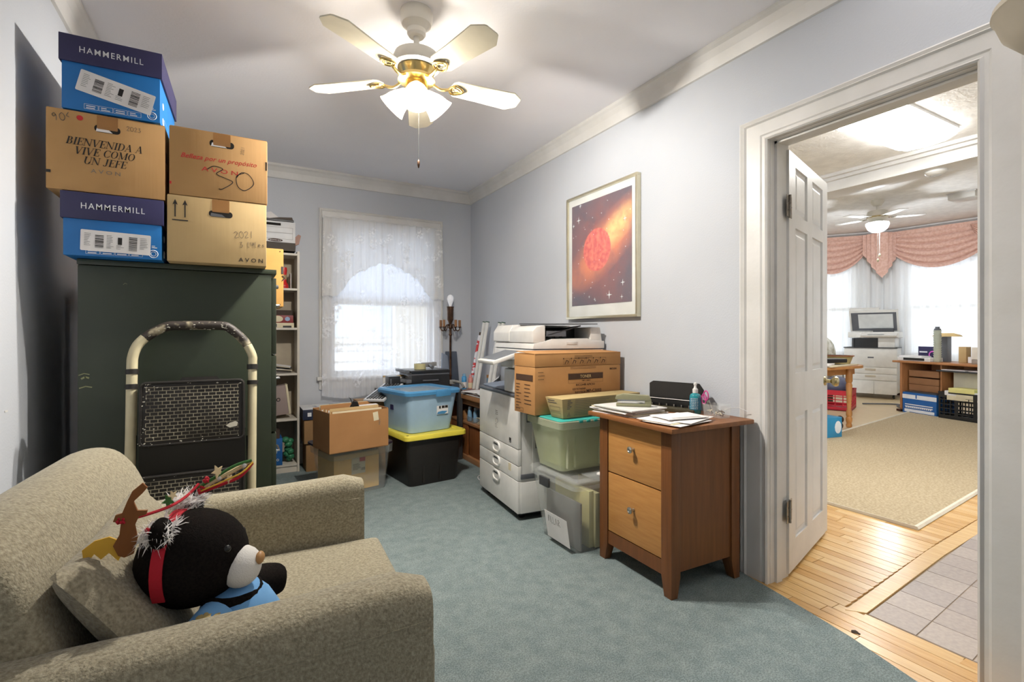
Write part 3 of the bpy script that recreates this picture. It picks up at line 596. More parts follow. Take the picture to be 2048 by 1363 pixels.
# ================================================================ armchair
def fabric(name, c, c2):
    m = M(name, c, .95, c2=c2, vs=150, det=3, bump=1, bs=230, spec=.12, rlo=.3, rhi=.7); n = m.node_tree.nodes
    m.node_tree.nodes['Principled BSDF'].inputs['Sheen Weight'].default_value = .25; return m
m_sofa = fabric('taupe_boucle', (172, 163, 139), (128, 120, 99)); m_pil = fabric('taupe_boucle_pillow', (166, 157, 134), (124, 116, 96))
SX, SY = .36, .965
sofa = thing('armchair', 'wide taupe boucle armchair facing the room from the left wall', 'armchair', (SX, SY, 0), -3.1)
def armshape(y0, y1):
    bm = B(); rings = []; n = 14
    for i in range(n+1):
        f = i/n; x = -.93*f; zt = .640-.012*sin(pi*f)-.012*f
        e = .024*(1-f/.06)**2 if f < .06 else 0   # soft front edge
        ww = (y1-y0)/2-e*.6; cy = (y0+y1)/2; prof = [(cy-ww, .10), (cy-ww, zt-.10)]
        for a in range(0, 181, 15):
            q = R(180-a); prof.append((cy+ww*(abs(cos(q))**.7)*(1 if cos(q) > 0 else -1), zt-.075+(.075-e)*abs(sin(q))**.7))
        prof += [(cy+ww, zt-.10), (cy+ww, .10)]
        rings.append([(x-(e*.1), py, pz) for py, pz in prof])
    loft(bm, rings); return bm
obj('arm', armshape(0, .135), m_sofa, sofa, sm=60); obj('arm', armshape(.845, .965), m_sofa, sofa, sm=60)
bm = B(); box(bm, -.90, .14, .12, -.02, .84, .30); obj('base', bm, m_sofa, sofa, bev=.01)
bm = B(); box(bm, -.66, .14, .29, .045, .84, .425); obj('seat_cushion', bm, m_sofa, sofa, bev=.028, seg=4)
# backrest: profile in x-z extruded across, rounded along the top
prof = [(-.57, .38), (-.63, .60), (-.675, .73), (-.72, .795), (-.775, .815), (-.835, .80), (-.88, .74), (-.905, .62), (-.92, .40), (-.92, .2), (-.6, .2)]
pp = [(p.x, p.y) for p in smooth_pts([(x, z, 0) for x, z in prof[:9]], 4)]+prof[9:]
bm = B(); rings = []
yl = [(.095, .88), (.10, .93), (.115, .975), (.145, 1), (.35, 1.006), (.60, 1.006), (.84, 1), (.90, .985), (.93, .95), (.945, .90)]
cxp, czp = -.76, .45
for y, s in yl: rings.append([(cxp+(x-cxp)*(s if z > .45 else 1), y, czp+(z-czp)*s if z > .45 else z) for x, z in pp])
loft(bm, rings); obj('backrest', bm, m_sofa, sofa, sm=60)
m_leg = wood('dark_leg', (70, 46, 30), (50, 32, 20))
for x in (-.07, -.84):
    for y in (.07, .90): obj('leg', lathe(B(), [(.016, 0), (.026, .12)], 12, TR(x, y, 0)), m_leg, sofa)
bm = B(); pts = []
def seam(y, off): return [(-.02-.9*f, y, .565-.012*sin(pi*f)-.01*f+off) for f in [k/10 for k in range(11)]]
bm.free()
for yy_ in (-.0, .1355, .8445): obj('piping', tube(B(), seam(yy_, 0), .0014, 5), m_sofa, sofa, sm=True)
# pillow
def pillow(w, h, t, mx, name, mat, n=22, pw=.42):
    bm = B(); g = {}
    for s in (1, -1):
        for i in range(n+1):
            for j in range(n+1):
                u, v = 2*i/n-1, 2*j/n-1; e = (max(0, 1-abs(u)**3.2))**pw*(max(0, 1-abs(v)**3.2))**pw
                k = 1-.07*(1-abs(v)**2)*abs(u)**3; k2 = 1-.07*(1-abs(u)**2)*abs(v)**3
                if (i in (0, n) or j in (0, n)) and s == -1: g[s, i, j] = g[1, i, j]; continue
                wr = .003*sin(u*6+v*4)*e+.003*sin(v*5-u*3)*e
                g[s, i, j] = bm.verts.new(mx @ Vector((u*w/2*k2 if 0 else u*w/2*k, v*h/2*k2, s*(t/2*e)+s*wr*.8)))
        for i in range(n):
            for j in range(n): bm.faces.new((g[s, i, j], g[s, i+1, j], g[s, i+1, j+1], g[s, i, j+1]))
    return obj(name, bm, mat, sm=70)
pil = pillow(.72, .37, .11, TR(-.168, 1.445, .570, rz=92) @ TR(rx=56) @ TR(rz=-4), 'throw_pillow', m_pil)
tag(pil, 'taupe boucle pillow leaning on armchair back behind the plush bear', 'pillow')
# ================================================================ plush bear with reindeer headband
m_fur = M('black_plush', (20, 18, 17), .98, c2=(30, 26, 24), vs=200, bump=1, bs=420, spec=.05)
m_muz = M('white_plush', (226, 222, 216), .95, bump=.6, bs=350, spec=.1); m_shirt = M('light_blue_jersey', (106, 158, 206), .9, c2=(98, 150, 200), vs=30, bump=.3, bs=500)
bear = thing('plush_bear', 'black plush bear in light blue shirt wearing reindeer headband on armchair', 'plush toy', (-.022, 1.225, .434), -18)
def BX(v): return v
HC = Vector((-.06, .0, .245))
bm = B(); ell(bm, HC, (.105, .098, .098), None, 28, 18); head = obj('head', bm, m_fur, bear, sm=180)
bm = B(); ell(bm, (.036, -.012, .222), (.040, .044, .042), TR(), 18, 12); obj('muzzle', bm, m_muz, head, 'short white plush muzzle', sm=180)
bm = B(); ell(bm, (.074, -.014, .238), (.009, .016, .013), TR(), 12, 8); obj('nose', bm, M('tan_nose', (178, 132, 80), .5), head, sm=180)
bm = B(); ell(bm, (.020, -.048, .275), (.009, .009, .009), None, 10, 8); ell(bm, (.022, .035, .28), (.009, .009, .009), None, 10, 8); obj('eye', bm, M('glossy_black', (12, 12, 12), .08), head, sm=180)
bm = B(); ell(bm, (-.085, .062, .335), (.018, .034, .034), None, 14, 10); obj('ear', bm, m_fur, head, sm=180); bm = B(); ell(bm, (-.09, -.072, .325), (.018, .03, .03), None, 14, 10); obj('ear', bm, m_fur, head, sm=180)
bm = B(); rings = []
for z, rx_, ry_, cx_ in ((0, .03, .03, 0), (.008, .075, .08, 0), (.03, .092, .097, 0), (.07, .092, .097, -.002), (.11, .084, .09, -.006), (.15, .066, .074, -.012), (.175, .048, .054, -.018), (.185, .02, .02, -.02)):
    rings.append([(cx_+.035+rx_*cos(2*pi*k/28)*(1+.015*sin(5*k)), ry_*sin(2*pi*k/28), z) for k in range(28)])
loft(bm, rings); obj('shirt', bm, m_shirt, bear, 'light blue short-sleeved shirt', sm=180)
bm = B(); tube(bm, [(.012+.052*cos(a), .058*sin(a), .168-.006*cos(a)) for a in [k*pi/10 for k in range(20)]], .011, 8, closed=True); obj('collar', bm, m_fur, bear, sm=180)
bm = B(); tube(bm, smooth_pts([(.02, .075, .14), (.055, .125, .135), (.09, .165, .13), (.115, .185, .125)], 4), .03, 14, rs=None); bm2 = bm
obj('arm', tube(B(), smooth_pts([(.0, .06, .13), (.02, .10, .128), (.04, .13, .12), (.058, .15, .112), (.068, .16, .106), (.074, .165, .104)], 4), .03, 16, rs=[.028+.012*sin(pi*min(1, k/18)) if k < 19 else max(.004, .036*(1-(k-18)/2.3)) for k in range(21)]), m_fur, bear, sm=180); bm2.free()
slv = obj('sleeve', tube(B(), smooth_pts([(.01, -.06, .140), (.0, -.098, .125), (.02, -.118, .085)], 4), .04, 18, rs=[.042+.002*k/8 for k in range(9)]), m_shirt, bear, sm=60)
gp = M('gold_pattern', (170, 150, 96), .6); bm = B(); rnd = random.Random(4)
for k in range(30):
    a = R(rnd.uniform(60, 230)); p = Vector((-.02, -.095, .10)); z = rnd.uniform(-.028, .02)
    ell(bm, (.006+.043*cos(a), -.092+.033*z/.03*-.3-.012, .133+.0435*sin(a)*.9), (.005, .012, .0015), TR(0, z*.7, 0), 6, 4)
obj('pattern', bm, gp, slv)
obj('arm', tube(B(), smooth_pts([(.01, -.1, .09), (.035, -.125, .045), (.07, -.115, .035), (.09, -.11, .035)], 4), .03, 14, rs=[.034]*10+[.028, .018, .006]), m_fur, bear, sm=180)
for s in (-1, 1):
    lg = obj('leg', tube(B(), smooth_pts([(.04, .05*s, .035), (.10, .058*s, .034), (.165, .062*s, .033)], 4), .03, 14), m_fur, bear, sm=180)
    obj('shoe', lathe(B(), [(.012, 0), (.034, .004), (.036, .022), (.03, .034), (.01, .04)], 16, TR(.16, .062*s, .036, ry=90)), M('glossy_black', (12, 12, 12), .08), bear, 'shiny black shoe', sm=60)
m_hb = M('red_felt', (190, 20, 42), .8)
bm = B(); rings = []
for k in range(25):
    a = R(-30+240*k/24); c, s = cos(a), sin(a); hx = -.088
    rings.append([(hx+w, HC.y+(.096+t)*c, HC.z+(.0965+t)*s) for w, t in ((-.011, 0), (.011, 0), (.011, .003), (-.011, .003))])
loft(bm, rings); hb = thing('reindeer_headband', 'red felt headband with white feathers and reindeer antlers on the bear', 'headband', (-.022, 1.225, .434), -18); obj('strap', bm, m_hb, hb)
m_feather = M('white_feather', (250, 247, 245), .9, trl=.5); rnd = random.Random(9)
for (cx, cy, cz) in ((-.09, -.062, .325), (-.088, .045, .350)):
    bm = B()
    for k in range(750):
        d = Vector((rnd.gauss(0, 1), rnd.gauss(0, 1), rnd.gauss(.2, 1))).normalized(); l = rnd.uniform(.012, .036); o = Vector((cx, cy, cz))+Vector((rnd.uniform(-.028, .02), rnd.uniform(-.028, .028), rnd.uniform(-.014, .01)))
        s = d.cross(Vector((rnd.random(), rnd.random(), rnd.random()))).normalized()*.0014; b_ = Vector((0, 0, -.006*rnd.random()))
        p0, p1, p2 = o, o+d*l*.6, o+d*l+b_; v = [bm.verts.new(q) for q in (p0-s, p0+s, p1+s*.9, p1-s*.9, p2)]; bm.faces.new(v[:4]); bm.faces.new((v[3], v[2], v[4]))
    obj('feather_trim', bm, m_feather, hb, kind='stuff')
m_felt = M('brown_felt', (138, 84, 40), .9); m_yel = M('yellow_felt', (226, 176, 62), .9); m_gf = M('green_felt', (60, 112, 52), .9); m_cream = M('cream_felt', (222, 200, 156), .9)
am = TR(-.145, -.085, .345, rz=14) @ TR(rx=90)
bm = B(); prism(bm, [(0, -.055), (.014, -.05), (.02, -.02), (.016, .005), (.022, .02), (.034, .022), (.036, .03), (.02, .032), (.014, .05), (.028, .064), (.036, .074), (.028, .084), (.012, .07), (.004, .052), (-.004, .03), (-.014, .028), (-.018, .016), (-.006, .012), (-.008, -.01), (-.018, -.03), (-.01, -.05)], 0, .006, am)
obj('antler', bm, m_felt, hb, 'brown felt reindeer cut-out', bev=.001)
bm = B(); prism(bm, [(-.01, 0), (.004, -.03), (.018, -.012), (.03, -.022), (.04, -.01), (.055, -.03), (.058, .0), (.04, .014), (.018, .018)], 0, .004, TR(-.150, -.09, .315, rz=195) @ TR(rx=90)); obj('leaf', bm, m_yel, hb, 'yellow felt leaf')
bm = B(); tube(bm, smooth_pts([(-.155, -.09, .36), (-.12, -.07, .362), (-.09, -.03, .365), (-.08, .02, .37), (-.07, .05, .385)], 5), .003, 6); obj('cord', bm, m_hb, hb)
tip0 = Vector((-.075, .05, .37)); d = Vector((.095, .06, .045))
for off, mt, w in (((0, 0, .004), m_gf, .0035), ((.004, 0, -.006), m_hb, .0035), ((0, .004, 0), m_cream, .005), ((.006, -.003, -.002), m_yel, .002)):
    o3 = Vector(off); obj('antler', tube(B(), smooth_pts([tip0+o3, tip0+d*.35+o3*2, tip0+d*.7+o3*2.6, tip0+d+o3*.6], 5), w, 6), mt, hb, sm=True)
bm = B(); ell(bm, tip0+d*.86, (.006, .006, .006), None, 8, 6); ell(bm, tip0+d*.4, (.005, .005, .005), None, 8, 6); obj('pompom', bm, m_muz, hb, sm=True)
bm = B()
for q in ((-.065, .05, .372), (-.105, -.085, .335), (-.15, -.09, .36), (-.06, .06, .39)): 
    for k in range(14):
        a_ = Vector((rnd.gauss(0, 1), rnd.gauss(0, 1), rnd.gauss(0, 1))).normalized()*.006; ell(bm, Vector(q)+a_, (.003, .003, .003), None, 6, 4)
obj('pompom', bm, m_hb, hb, 'red tinsel pompoms')
for p, mt, sz in (((-.04, .07, .405), m_cream, .016), ((-.10, -.02, .372), m_gf, .015), ((-.02, .08, .385), m_cream, .011), ((-.09, -.025, .385), m_cream, .01)):
    bm = B(); prism(bm, [(sz*(1 if k % 2 else .45)*cos(k*pi/5), sz*(1 if k % 2 else .45)*sin(k*pi/5)) for k in range(10)], 0, .003, TR(*p, rz=60) @ TR(rx=80)); obj('leaf', bm, mt, hb)
# ================================================================ bookcase against the back wall
m_bc = M('white_laminate', (206, 199, 186), .5); m_bcb = M('bookcase_back', (178, 166, 146), .7)
bk = thing('bookcase', 'tall white bookcase in the back corner beyond the green cabinet', 'bookcase', (-.36, 4.47, 0))
bw, bd, bh = .82, .255, 1.84
for x in (0, bw-.018): obj('side_panel', box(B(), x, 0, 0, x+.018, bd, bh), m_bc, bk, bev=.001, seg=1)
for z in (.075, .45, .827, 1.204, 1.531, 1.822): obj('shelf', box(B(), .0185, .002, z-.018, bw-.0185, bd-.008, z), m_bc, bk, bev=.001, seg=1)
obj('back_panel', box(B(), .018, bd-.007, .06, bw-.018, bd, bh), m_bcb, bk); obj('plinth', box(B(), .0185, .01, 0, bw-.0185, .025, .056), m_bc, bk)
t = thing('storage_box', 'white banker storage box with dark base on top of the bookcase', 'box', (.08, 4.50, 1.842))
obj('body', box(B(), 0, 0, .0, .35, .22, .24), m_white2, t, bev=.002); obj('base_band', box(B(), -.001, -.001, 0, .351, .221, .068), M('grey_brown_print', (74, 66, 58), .7), t)
obj('hand_hole', box(B(), .13, -.002, .205, .24, .01, .225), m_dark, t); bm = B(); u = TR(0, -.0012, 0, rx=90); frame2d(bm, .10, .095, .33, .192, .0015, u); frame2d(bm, .10, .145, .33, .146, .0015, u); obj('print', bm, m_gink, t)
obj('emblem', prism(B(), [(.055*cos(k*pi/10), .012*sin(k*pi/10)) for k in range(20)], 0, .001, TR(.20, -.0012, .083, rx=90)), m_bink, t); text('BANKERS BOX', .085, .009, TR(.20, -.0024, .083, rx=90), m_wink, t, bold=.01)
bm = B(); box(bm, .0, .01, .245, .34, .21, .262); obj('folder', bm, m_dgrey, t, bev=.003)
m_taup = M('taupe_cloth', (92, 82, 74), .9)
f = tag(obj('folded_paper', prism(B(), [(0, 0), (.14, 0), (.05, .065), (.0, .05)], 0, .01, TR(rx=90)), m_paper), 'folded white paper sheets standing in the box on the bookcase', 'paper', loc=(.20, 4.58, 2.106))
bm = B(); prism(bm, [(0, 0), (.05, .0), (.055, .1), (.03, .06)], 0, .012, TR(rx=90)); prism(bm, [(.05, 0), (.26, 0), (.25, .028), (.15, .02)], -.1, .0, TR(rx=90)); tag(obj('cloth_bag', bm, m_taup), 'crumpled dark taupe bag lying on the banker box', 'bag', loc=(.16, 4.55, 2.106))
tag(obj('paper_scrap', prism(B(), [(0, 0), (.03, .03), (.05, .02), (.035, -.05), (0, -.07)], 0, .03, TR(rx=90)), M('pinkish_paper', (178, 142, 128), .8)), 'pinkish paper packet sticking out right of the banker box', 'packet', loc=(.432, 4.60, 1.97))
# shelf contents
t = thing('flashlight', 'red flashlight standing on the upper bookcase shelf', 'flashlight', (.345, 4.54, 1.532))
obj('head', lathe(B(), [(.034, 0), (.038, .01), (.036, .03), (.024, .05), (.021, .06)], 16), M('red_plastic', (196, 34, 38), .35), t, sm=40)
obj('body', lathe(B(), [(.021, .06), (.021, .09), (.024, .135), (.026, .15), (.024, .175), (.008, .178)], 16), _M['red_plastic'], t, sm=40); obj('window', lathe(B(), [(.0225, .075), (.0225, .115)], 16), M('amber_clear', (170, 140, 100), .2), t)
for i, (x, h, c) in enumerate(((.29, .14, (206, 200, 190)), (.395, .13, (196, 190, 184)))): tag(obj('booklet', box(B(), 0, 0, 0, .008, .14, h), M('booklet_%d' % i, c, .8), bev=.001), ('white booklet standing left of the red flashlight', 'white booklet standing right of the red flashlight')[i], 'book', loc=(x, 4.53, 1.532))
tag(obj('dark_box', box(B(), 0, 0, 0, .13, .08, .15), M('dark_brown_box', (70, 56, 48), .8), bev=.002), 'dark brown box standing behind the red game box on shelf', 'box', loc=(.29, 4.62, 1.205))
t = thing('game_box', 'red game box with oval emblem on the middle shelf', 'box', (.22, 4.50, 1.245)); obj('body', box(B(), 0, 0, 0, .195, .09, .062), M('dark_red_print', (128, 36, 38), .5), t, bev=.001)
obj('emblem', prism(B(), [(.042*cos(k*pi/8), .026*sin(k*pi/8)) for k in range(16)], 0, .001, TR(.075, -.0005, .032, rx=90)), m_paper2, t); obj('emblem', prism(B(), [(.02*cos(k*pi/4), .018*sin(k*pi/4)) for k in range(8)], 0, .001, TR(.15, -.0005, .032, rx=90)), M('pale_blue', (150, 170, 200), .6), t)
t = thing('card_box', 'flat cream box under the red game box', 'box', (.22, 4.49, 1.205)); obj('body', box(B(), 0, 0, 0, .20, .11, .039), m_paper2, t, bev=.001); obj('print', box(B(), .03, -.001, .006, .07, .0, .03), m_navy, t); obj('print', box(B(), .115, -.001, .0, .18, .0, .016), m_black, t)
t = thing('envelope_stack', 'slumped pile of dark and white envelopes on the shelf', 'papers', (.2, 4.49, .828))
random.seed(11)
for i in range(9):
    obj('envelope', box(B(), -.02, 0, 0, .2, .18, .0045), (m_paper, m_taup, m_dgrey, m_paper2)[i % 4], t, mx=TR(random.uniform(-.01, .01), random.uniform(0, .01), .012+i*.0085, ry=3+i*.8, rz=random.uniform(-6, 6)))
t = thing('book_box', 'mauve boxed book leaning on the lower bookcase shelf', 'book', (.245, 4.50, .452)); t.rotation_euler[1] = R(-7)
obj('cover', box(B(), -.03, 0, .022, .14, .10, .262), M('mauve_board', (150, 134, 128), .7), t, bev=.002); obj('spine', box(B(), .141, .002, .02, .158, .10, .265), m_paper2, t, bev=.002)
text('LUXARDO', .10, .014, TR(.035, -.001, .13, rx=90) @ TR(rz=-82), m_ink, t, bold=.01); bm = B(); ring2d(bm, .075, .15, .013, .003, TR(0, -.001, 0, rx=90), 10); obj('emblem', bm, m_ink, t)
t = thing('blue_bag', 'small blue and white bag behind the cabinet edge on shelf', 'bag', (.165, 4.36, .70)); obj('body', prism(B(), [(0, 0), (.03, .01), (.04, .08), (.02, .12), (0, .12)], 0, .08, TR(rx=90)), M('sky_blue_plastic', (110, 160, 205), .6), t, bev=.003)
obj('clip', box(B(), -.02, -.082, .10, .05, -.06, .125), m_paper2, t, bev=.003)
# a plain dark stand keeps those two off the floor
st = thing('narrow_stand', 'narrow dark stand behind the green cabinet edge', 'stand', (.10, 4.27, 0)); obj('body', box(B(), 0, 0, 0, .09, .10, .70), m_dgrey, st, bev=.003)
t = thing('blue_carton', 'blue printed carton on the bottom bookcase shelf', 'box', (.13, 4.47, .076)); m_b2 = M('mid_blue_print', (22, 92, 160), .55)
obj('body', box(B(), 0, -.0, 0, .20, .2, .22), m_b2, t, bev=.002); bm = B(); u = TR(0, -.001, 0, rx=90); ring2d(bm, .11, .04, .016, .003, u); ring2d(bm, .165, .045, .008, .002, u); frame2d(bm, .13, .10, .16, .125, .003, u); ribbon(bm, [(.12, .13), (.15, .14), (.17, .12)], .003, u); obj('print', bm, m_wink, t)
obj('lid_flap', box(B(), .05, .0, .221, .18, .1, .29), M('dark_brown_box', (70, 56, 48), .8), t)
t = thing('tape_roll', 'white tape roll resting on the blue carton', 'tape roll', (.19, 4.50, .30)); bm = B(); tube(bm, [(.03*cos(a), 0, .024*sin(a)) for a in [k*pi/9 for k in range(18)]], .008, 8, closed=True); obj('roll', bm, m_white, t, sm=True); t.location.z = .329
t = thing('blue_bucket', 'blue plastic tub with white lid at cabinet edge', 'tub', (.19, 4.36, .36)); obj('body', lathe(B(), [(.04, 0), (.055, .10), (.05, .10)], 16), m_b2, t); obj('lid', lathe(B(), [(.058, .1), (.062, .105), (.06, .12), (.01, .122)], 16), m_white, t); 
st2 = thing('low_stool', 'low dark stool holding the blue tub at cabinet edge', 'stool', (.10, 4.29, 0)); st2.location = (.135, 4.30, 0)
obj('seat', box(B(), .06, 0, .34, .12, .11, .358), m_dgrey, st2); [obj('leg', box(B(), x, y, 0, x+.012, y+.012, .34), m_dgrey, st2) for x in (.06, .108) for y in (0, .098)]
t = thing('green_bag', 'crumpled translucent green bag on the bottom shelf', 'bag', (.385, 4.53, .077)); m_gp = M('green_film', (70, 146, 104), .35, trl=.3)
bm = B(); rnd = random.Random(6)
for k in range(9): ell(bm, (rnd.uniform(-.02, .025), rnd.uniform(-.02, .03), .03+k*.021), (rnd.uniform(.02, .034), .03, .026), TR(rz=rnd.uniform(0, 60), ry=rnd.uniform(-12, 12)), 8, 6)
obj('bag_body', bm, m_gp, t, sm=True)
# ================================================================ boxes between bookcase and window
def carton(name, label, loc, rz, w, d, h, mat, group=None, seam=True):
    t = thing(name, label, 'box', loc, rz, group); obj('body', box(B(), 0, 0, 0, w, d, h), mat, t, bev=.003)
    bm = B(); box(bm, .003, .003, h, w-.003, d/2-.0015, h+.0015); obj('flap', bm, mat, t); bm = B(); box(bm, .003, d/2+.0015, h, w-.003, d-.003, h+.0015); obj('flap', bm, mat, t)
    return t
m_cs = M('mid_brown_board', (150, 116, 76), .85, bump=.04, bs=90, c2=(140, 107, 70), vs=6)  # plain brown board of the cartons near the back wall
carton('cardboard_carton', 'plain brown carton on the floor beside the bookcase', (.505, 4.42, .006), 0, .33, .24, .232, m_cs)
t = carton('cardboard_carton', 'brown carton with printed A mark below the white and navy box', (.488, 4.40, .242), 0, .36, .26, .196, m_cs)
bm = B(); u = TR(.125, -.0004, .012, rx=90); [ribbon(bm, p, .004, u) for p in ([(0, 0), (.03, .07), (.06, 0)], [(.012, .025), (.05, .03)])]; obj('print', bm, m_ink, t)
t = thing('envelope_box', 'white and navy envelope box on the brown cartons', 'box', (.478, 4.39, .441)); obj('body', box(B(), 0, 0, 0, .46, .30, .085), M('deep_navy_print', (34, 42, 66), .5), t, bev=.002); obj('cover', box(B(), -.001, -.001, .0845, .461, .301, .0875), m_white2, t)
bm = B(); prism(bm, [(.09, .18), (.12, .18), (.13, .12)], .0877, .0882, None); box(bm, .24, .24, .0877, .34, .255, .0882); box(bm, .2, .1, .0877, .3, .105, .0882); obj('print', bm, m_navy, t)
text('25pc', .05, .018, TR(.105, -.001, .052, rx=90), m_wink, t, bold=.01); text('envelopes', .055, .012, TR(.108, -.001, .030, rx=90), m_wink, t); obj('print', box(B(), .035, -.001, .028, .065, 0, .06), m_wink, t)
# clear lidded bin with a yellow carton inside
def binshell(w0, d0, w1, d1, h, r, th=.004):
    bm = B(); R_ = lambda w, d, z: [(x, y, z) for x, y in rr(w, d, r, 5)]
    loft(bm, [R_(w0-2*th, d0-2*th, th), R_(w1-2*th, d1-2*th, h), R_(w1, d1, h), R_(w0, d0, 0)], cap=False)
    a = [bm.verts.new((x, y, 0)) for x, y in rr(w0, d0, r, 5)]; bm.faces.new(a); return bm
m_clear = M('clear_plastic', (240, 242, 240), .2, alpha=.14, trl=.2); m_frost = M('frosted_plastic', (222, 228, 226), .3, alpha=.24, trl=.4)
t = thing('storage_bin', 'clear storage bin with dark purple lid under the open carton', 'storage bin', (.755, 3.83, .006), 13)
obj('bin_body', binshell(.40, .36, .46, .40, .315, .05), m_clear, t, sm=50); m_lidp = M('dark_purple_plastic', (52, 40, 54), .4)
obj('rim', loft(B(), [[(x, y, z) for x, y in rr(w, d, .05, 5)] for w, d, z in ((.46, .40, .262), (.485, .425, .27), (.49, .43, .325), (.48, .42, .33))], cap=False), m_frost, t, sm=50)
obj('lid', loft(B(), [[(x, y, z) for x, y in rr(w, d, .05, 5)] for w, d, z in ((.485, .425, .326), (.50, .44, .332), (.50, .44, .345), (.44, .38, .345), (.43, .37, .337))]), m_lidp, t, sm=40, mx=TR(-.01, 0, 0))
obj('latch', box(B(), -.02, -.222, .315, .08, -.205, .345), m_lidp, t, bev=.003)
t = carton('yellow_carton', 'yellow-tan carton inside the clear bin with purple lid', (.60, 3.66, .015), 13, .345, .30, .27, M('bright_yellow_board', (246, 196, 104), .7))
l = obj('label', box(B(), .13, -.003, .12, .235, -.0005, .235), m_paper2, t, 'white product label with red corner'); obj('print', box(B(), .19, -.0035, .205, .234, -.003, .234), m_red, l)
bm = B(); lines(bm, .14, .19, .07, 6, .008, .003, TR(0, -.0032, 0, rx=90), 3); barcode(bm, .2, .14, .03, .02, TR(0, -.0032, 0, rx=90)); obj('lettering', bm, m_ink, l)
# open brown carton
t = thing('open_carton', 'open brown carton full of folders on the purple-lidded bin', 'box', (.538, 3.45, .352), 12); w, d, h = .425, .31, .272; m_oc = M('warm_brown_board', (168, 122, 76), .85, bump=.04, bs=90, c2=(158, 113, 69), vs=5)
bm = B(); box(bm, 0, 0, 0, w, d, .005); box(bm, 0, 0, 0, w, .005, h-.005); box(bm, 0, d-.005, 0, w, d, h+.005); box(bm, 0, .005, 0, .005, d-.005, h+.0); box(bm, w-.005, .005, 0, w, d-.005, h); obj('body', bm, m_oc, t)
l = obj('sticker', box(B(), .32, -.001, .165, .358, 0, .225), m_paper2, t, mx=TR(.02, 0, -.02, ry=-8)); bm = B(); lines(bm, .330, .215, .02, 5, .009, .003, TR(.02, -.0015, -.02, rx=90), 4); obj('lettering', bm, m_gink, l)
for i in range(11):
    yy = .03+i*.028; m_ = (m_paper2, m_card2, m_card3, m_paper, m_oc)[i % 5]; hh = h+random.uniform(-.02, .018)
    tag(obj('file_folder', box(B(), .03, 0, 0, w-.04, .005, hh), m_, bev=.001), '%s folder standing %s from the front in the open carton' % (('cream', 'brown', 'tan', 'white', 'rust brown')[i % 5], ('first', 'second', 'third', 'fourth', 'fifth', 'sixth', 'seventh', 'eighth', 'ninth', 'tenth', 'last')[i]), 'folder', 'folders in the open carton', loc=t.matrix_basis @ Vector((0, yy, .006)) if 0 else (Matrix.Translation(t.location) @ Matrix.Rotation(R(12), 4, 'Z')) @ Vector((0, yy*.86, .006)), rz=12)
tag(obj('white_papers', box(B(), .12, 0, 0, w-.1, .035, .012), m_paper, bev=.002), 'white torn paper lying on the folders in open carton', 'paper', loc=(.60, 3.60, .352+h-.0), rz=15)
t = thing('binder_clip', 'large black binder clip on papers in the open carton', 'clip', (.735, 3.66, .352+h+.006), 15); obj('body', prism(B(), [(-.03, 0), (.03, 0), (.018, .035), (-.006, .04)], 0, .03, TR(rx=90)), m_black, t); obj('handle', tube(B(), [(-.02, -.015, .03), (-.03, -.015, .06), (-.045, -.015, .075), (-.03, -.015, .06), (-.012, -.015, .035)], .003, 6), m_black, t)
# ================================================================ black tote with yellow lid, blue-lidded clear bin
TB = (1.30, 3.87); trz = 7
t = thing('black_tote', 'black storage tote with yellow lid on the carpet', 'storage bin', (TB[0], TB[1], .006), trz); m_tote = M('black_tote', (34, 29, 26), .5); m_ylid = M('yellow_lid', (222, 206, 74), .42)
obj('tote_body', loft(B(), [[(x, y, z) for x, y in rr(w, d, .035, 5)] for w, d, z in ((.40, .50, 0), (.41, .51, .01), (.465, .57, .355))]), m_tote, t, sm=50)
for x in (-.10, .04): obj('rib', box(B(), x, -.285, .02, x+.01, -.24, .34, TR(0, .018, 0, rx=0)), m_tote, t)
obj('lid', loft(B(), [[(x, y, z) for x, y in rr(w, d, .04, 5)] for w, d, z in ((.50, .60, .352), (.525, .625, .358), (.525, .625, .385), (.51, .61, .395), (.44, .52, .395), (.43, .51, .388))]), m_ylid, t, sm=40)
for x in (-.235, .235): 
    for y in (-.285, .285): obj('lock_hole', box(B(), x-.008, y-.006, .3945, x+.008, y+.006, .3965), m_black, t)
t = thing('clear_tub', 'clear plastic bin with sky blue lid on the yellow-lidded tote', 'storage bin', (TB[0]-.015, TB[1]-.02, .4), 13)
m_tub = M('blue_clear_plastic', (206, 232, 250), .25, alpha=.62, trl=.3); m_bl = M('sky_blue_lid', (84, 152, 200), .35, trl=.2); m_bl2 = M('clear_blue_lid', (214, 232, 244), .12, alpha=.45)
obj('bin_body', binshell(.38, .38, .46, .46, .30, .05), m_tub, t, sm=50)
bm = B(); Q = lambda w, d, z, r=.06: [(x, y, z) for x, y in rr(w, d, r, 6)]
loft(bm, [Q(.475, .475, .285), Q(.505, .505, .288), Q(.51, .51, .31), Q(.49, .49, .322), Q(.40, .40, .318, .04), Q(.40, .40, .305, .04), Q(.47, .47, .285)], cap=False); lid = obj('lid', bm, m_bl, t, sm=45); obj('lid_window', box(B(), -.2, -.2, .305, .2, .2, .311), m_bl2, lid)
obj('latch', box(B(), .0, -.262, .27, .13, -.245, .318), m_bl, t, bev=.004)
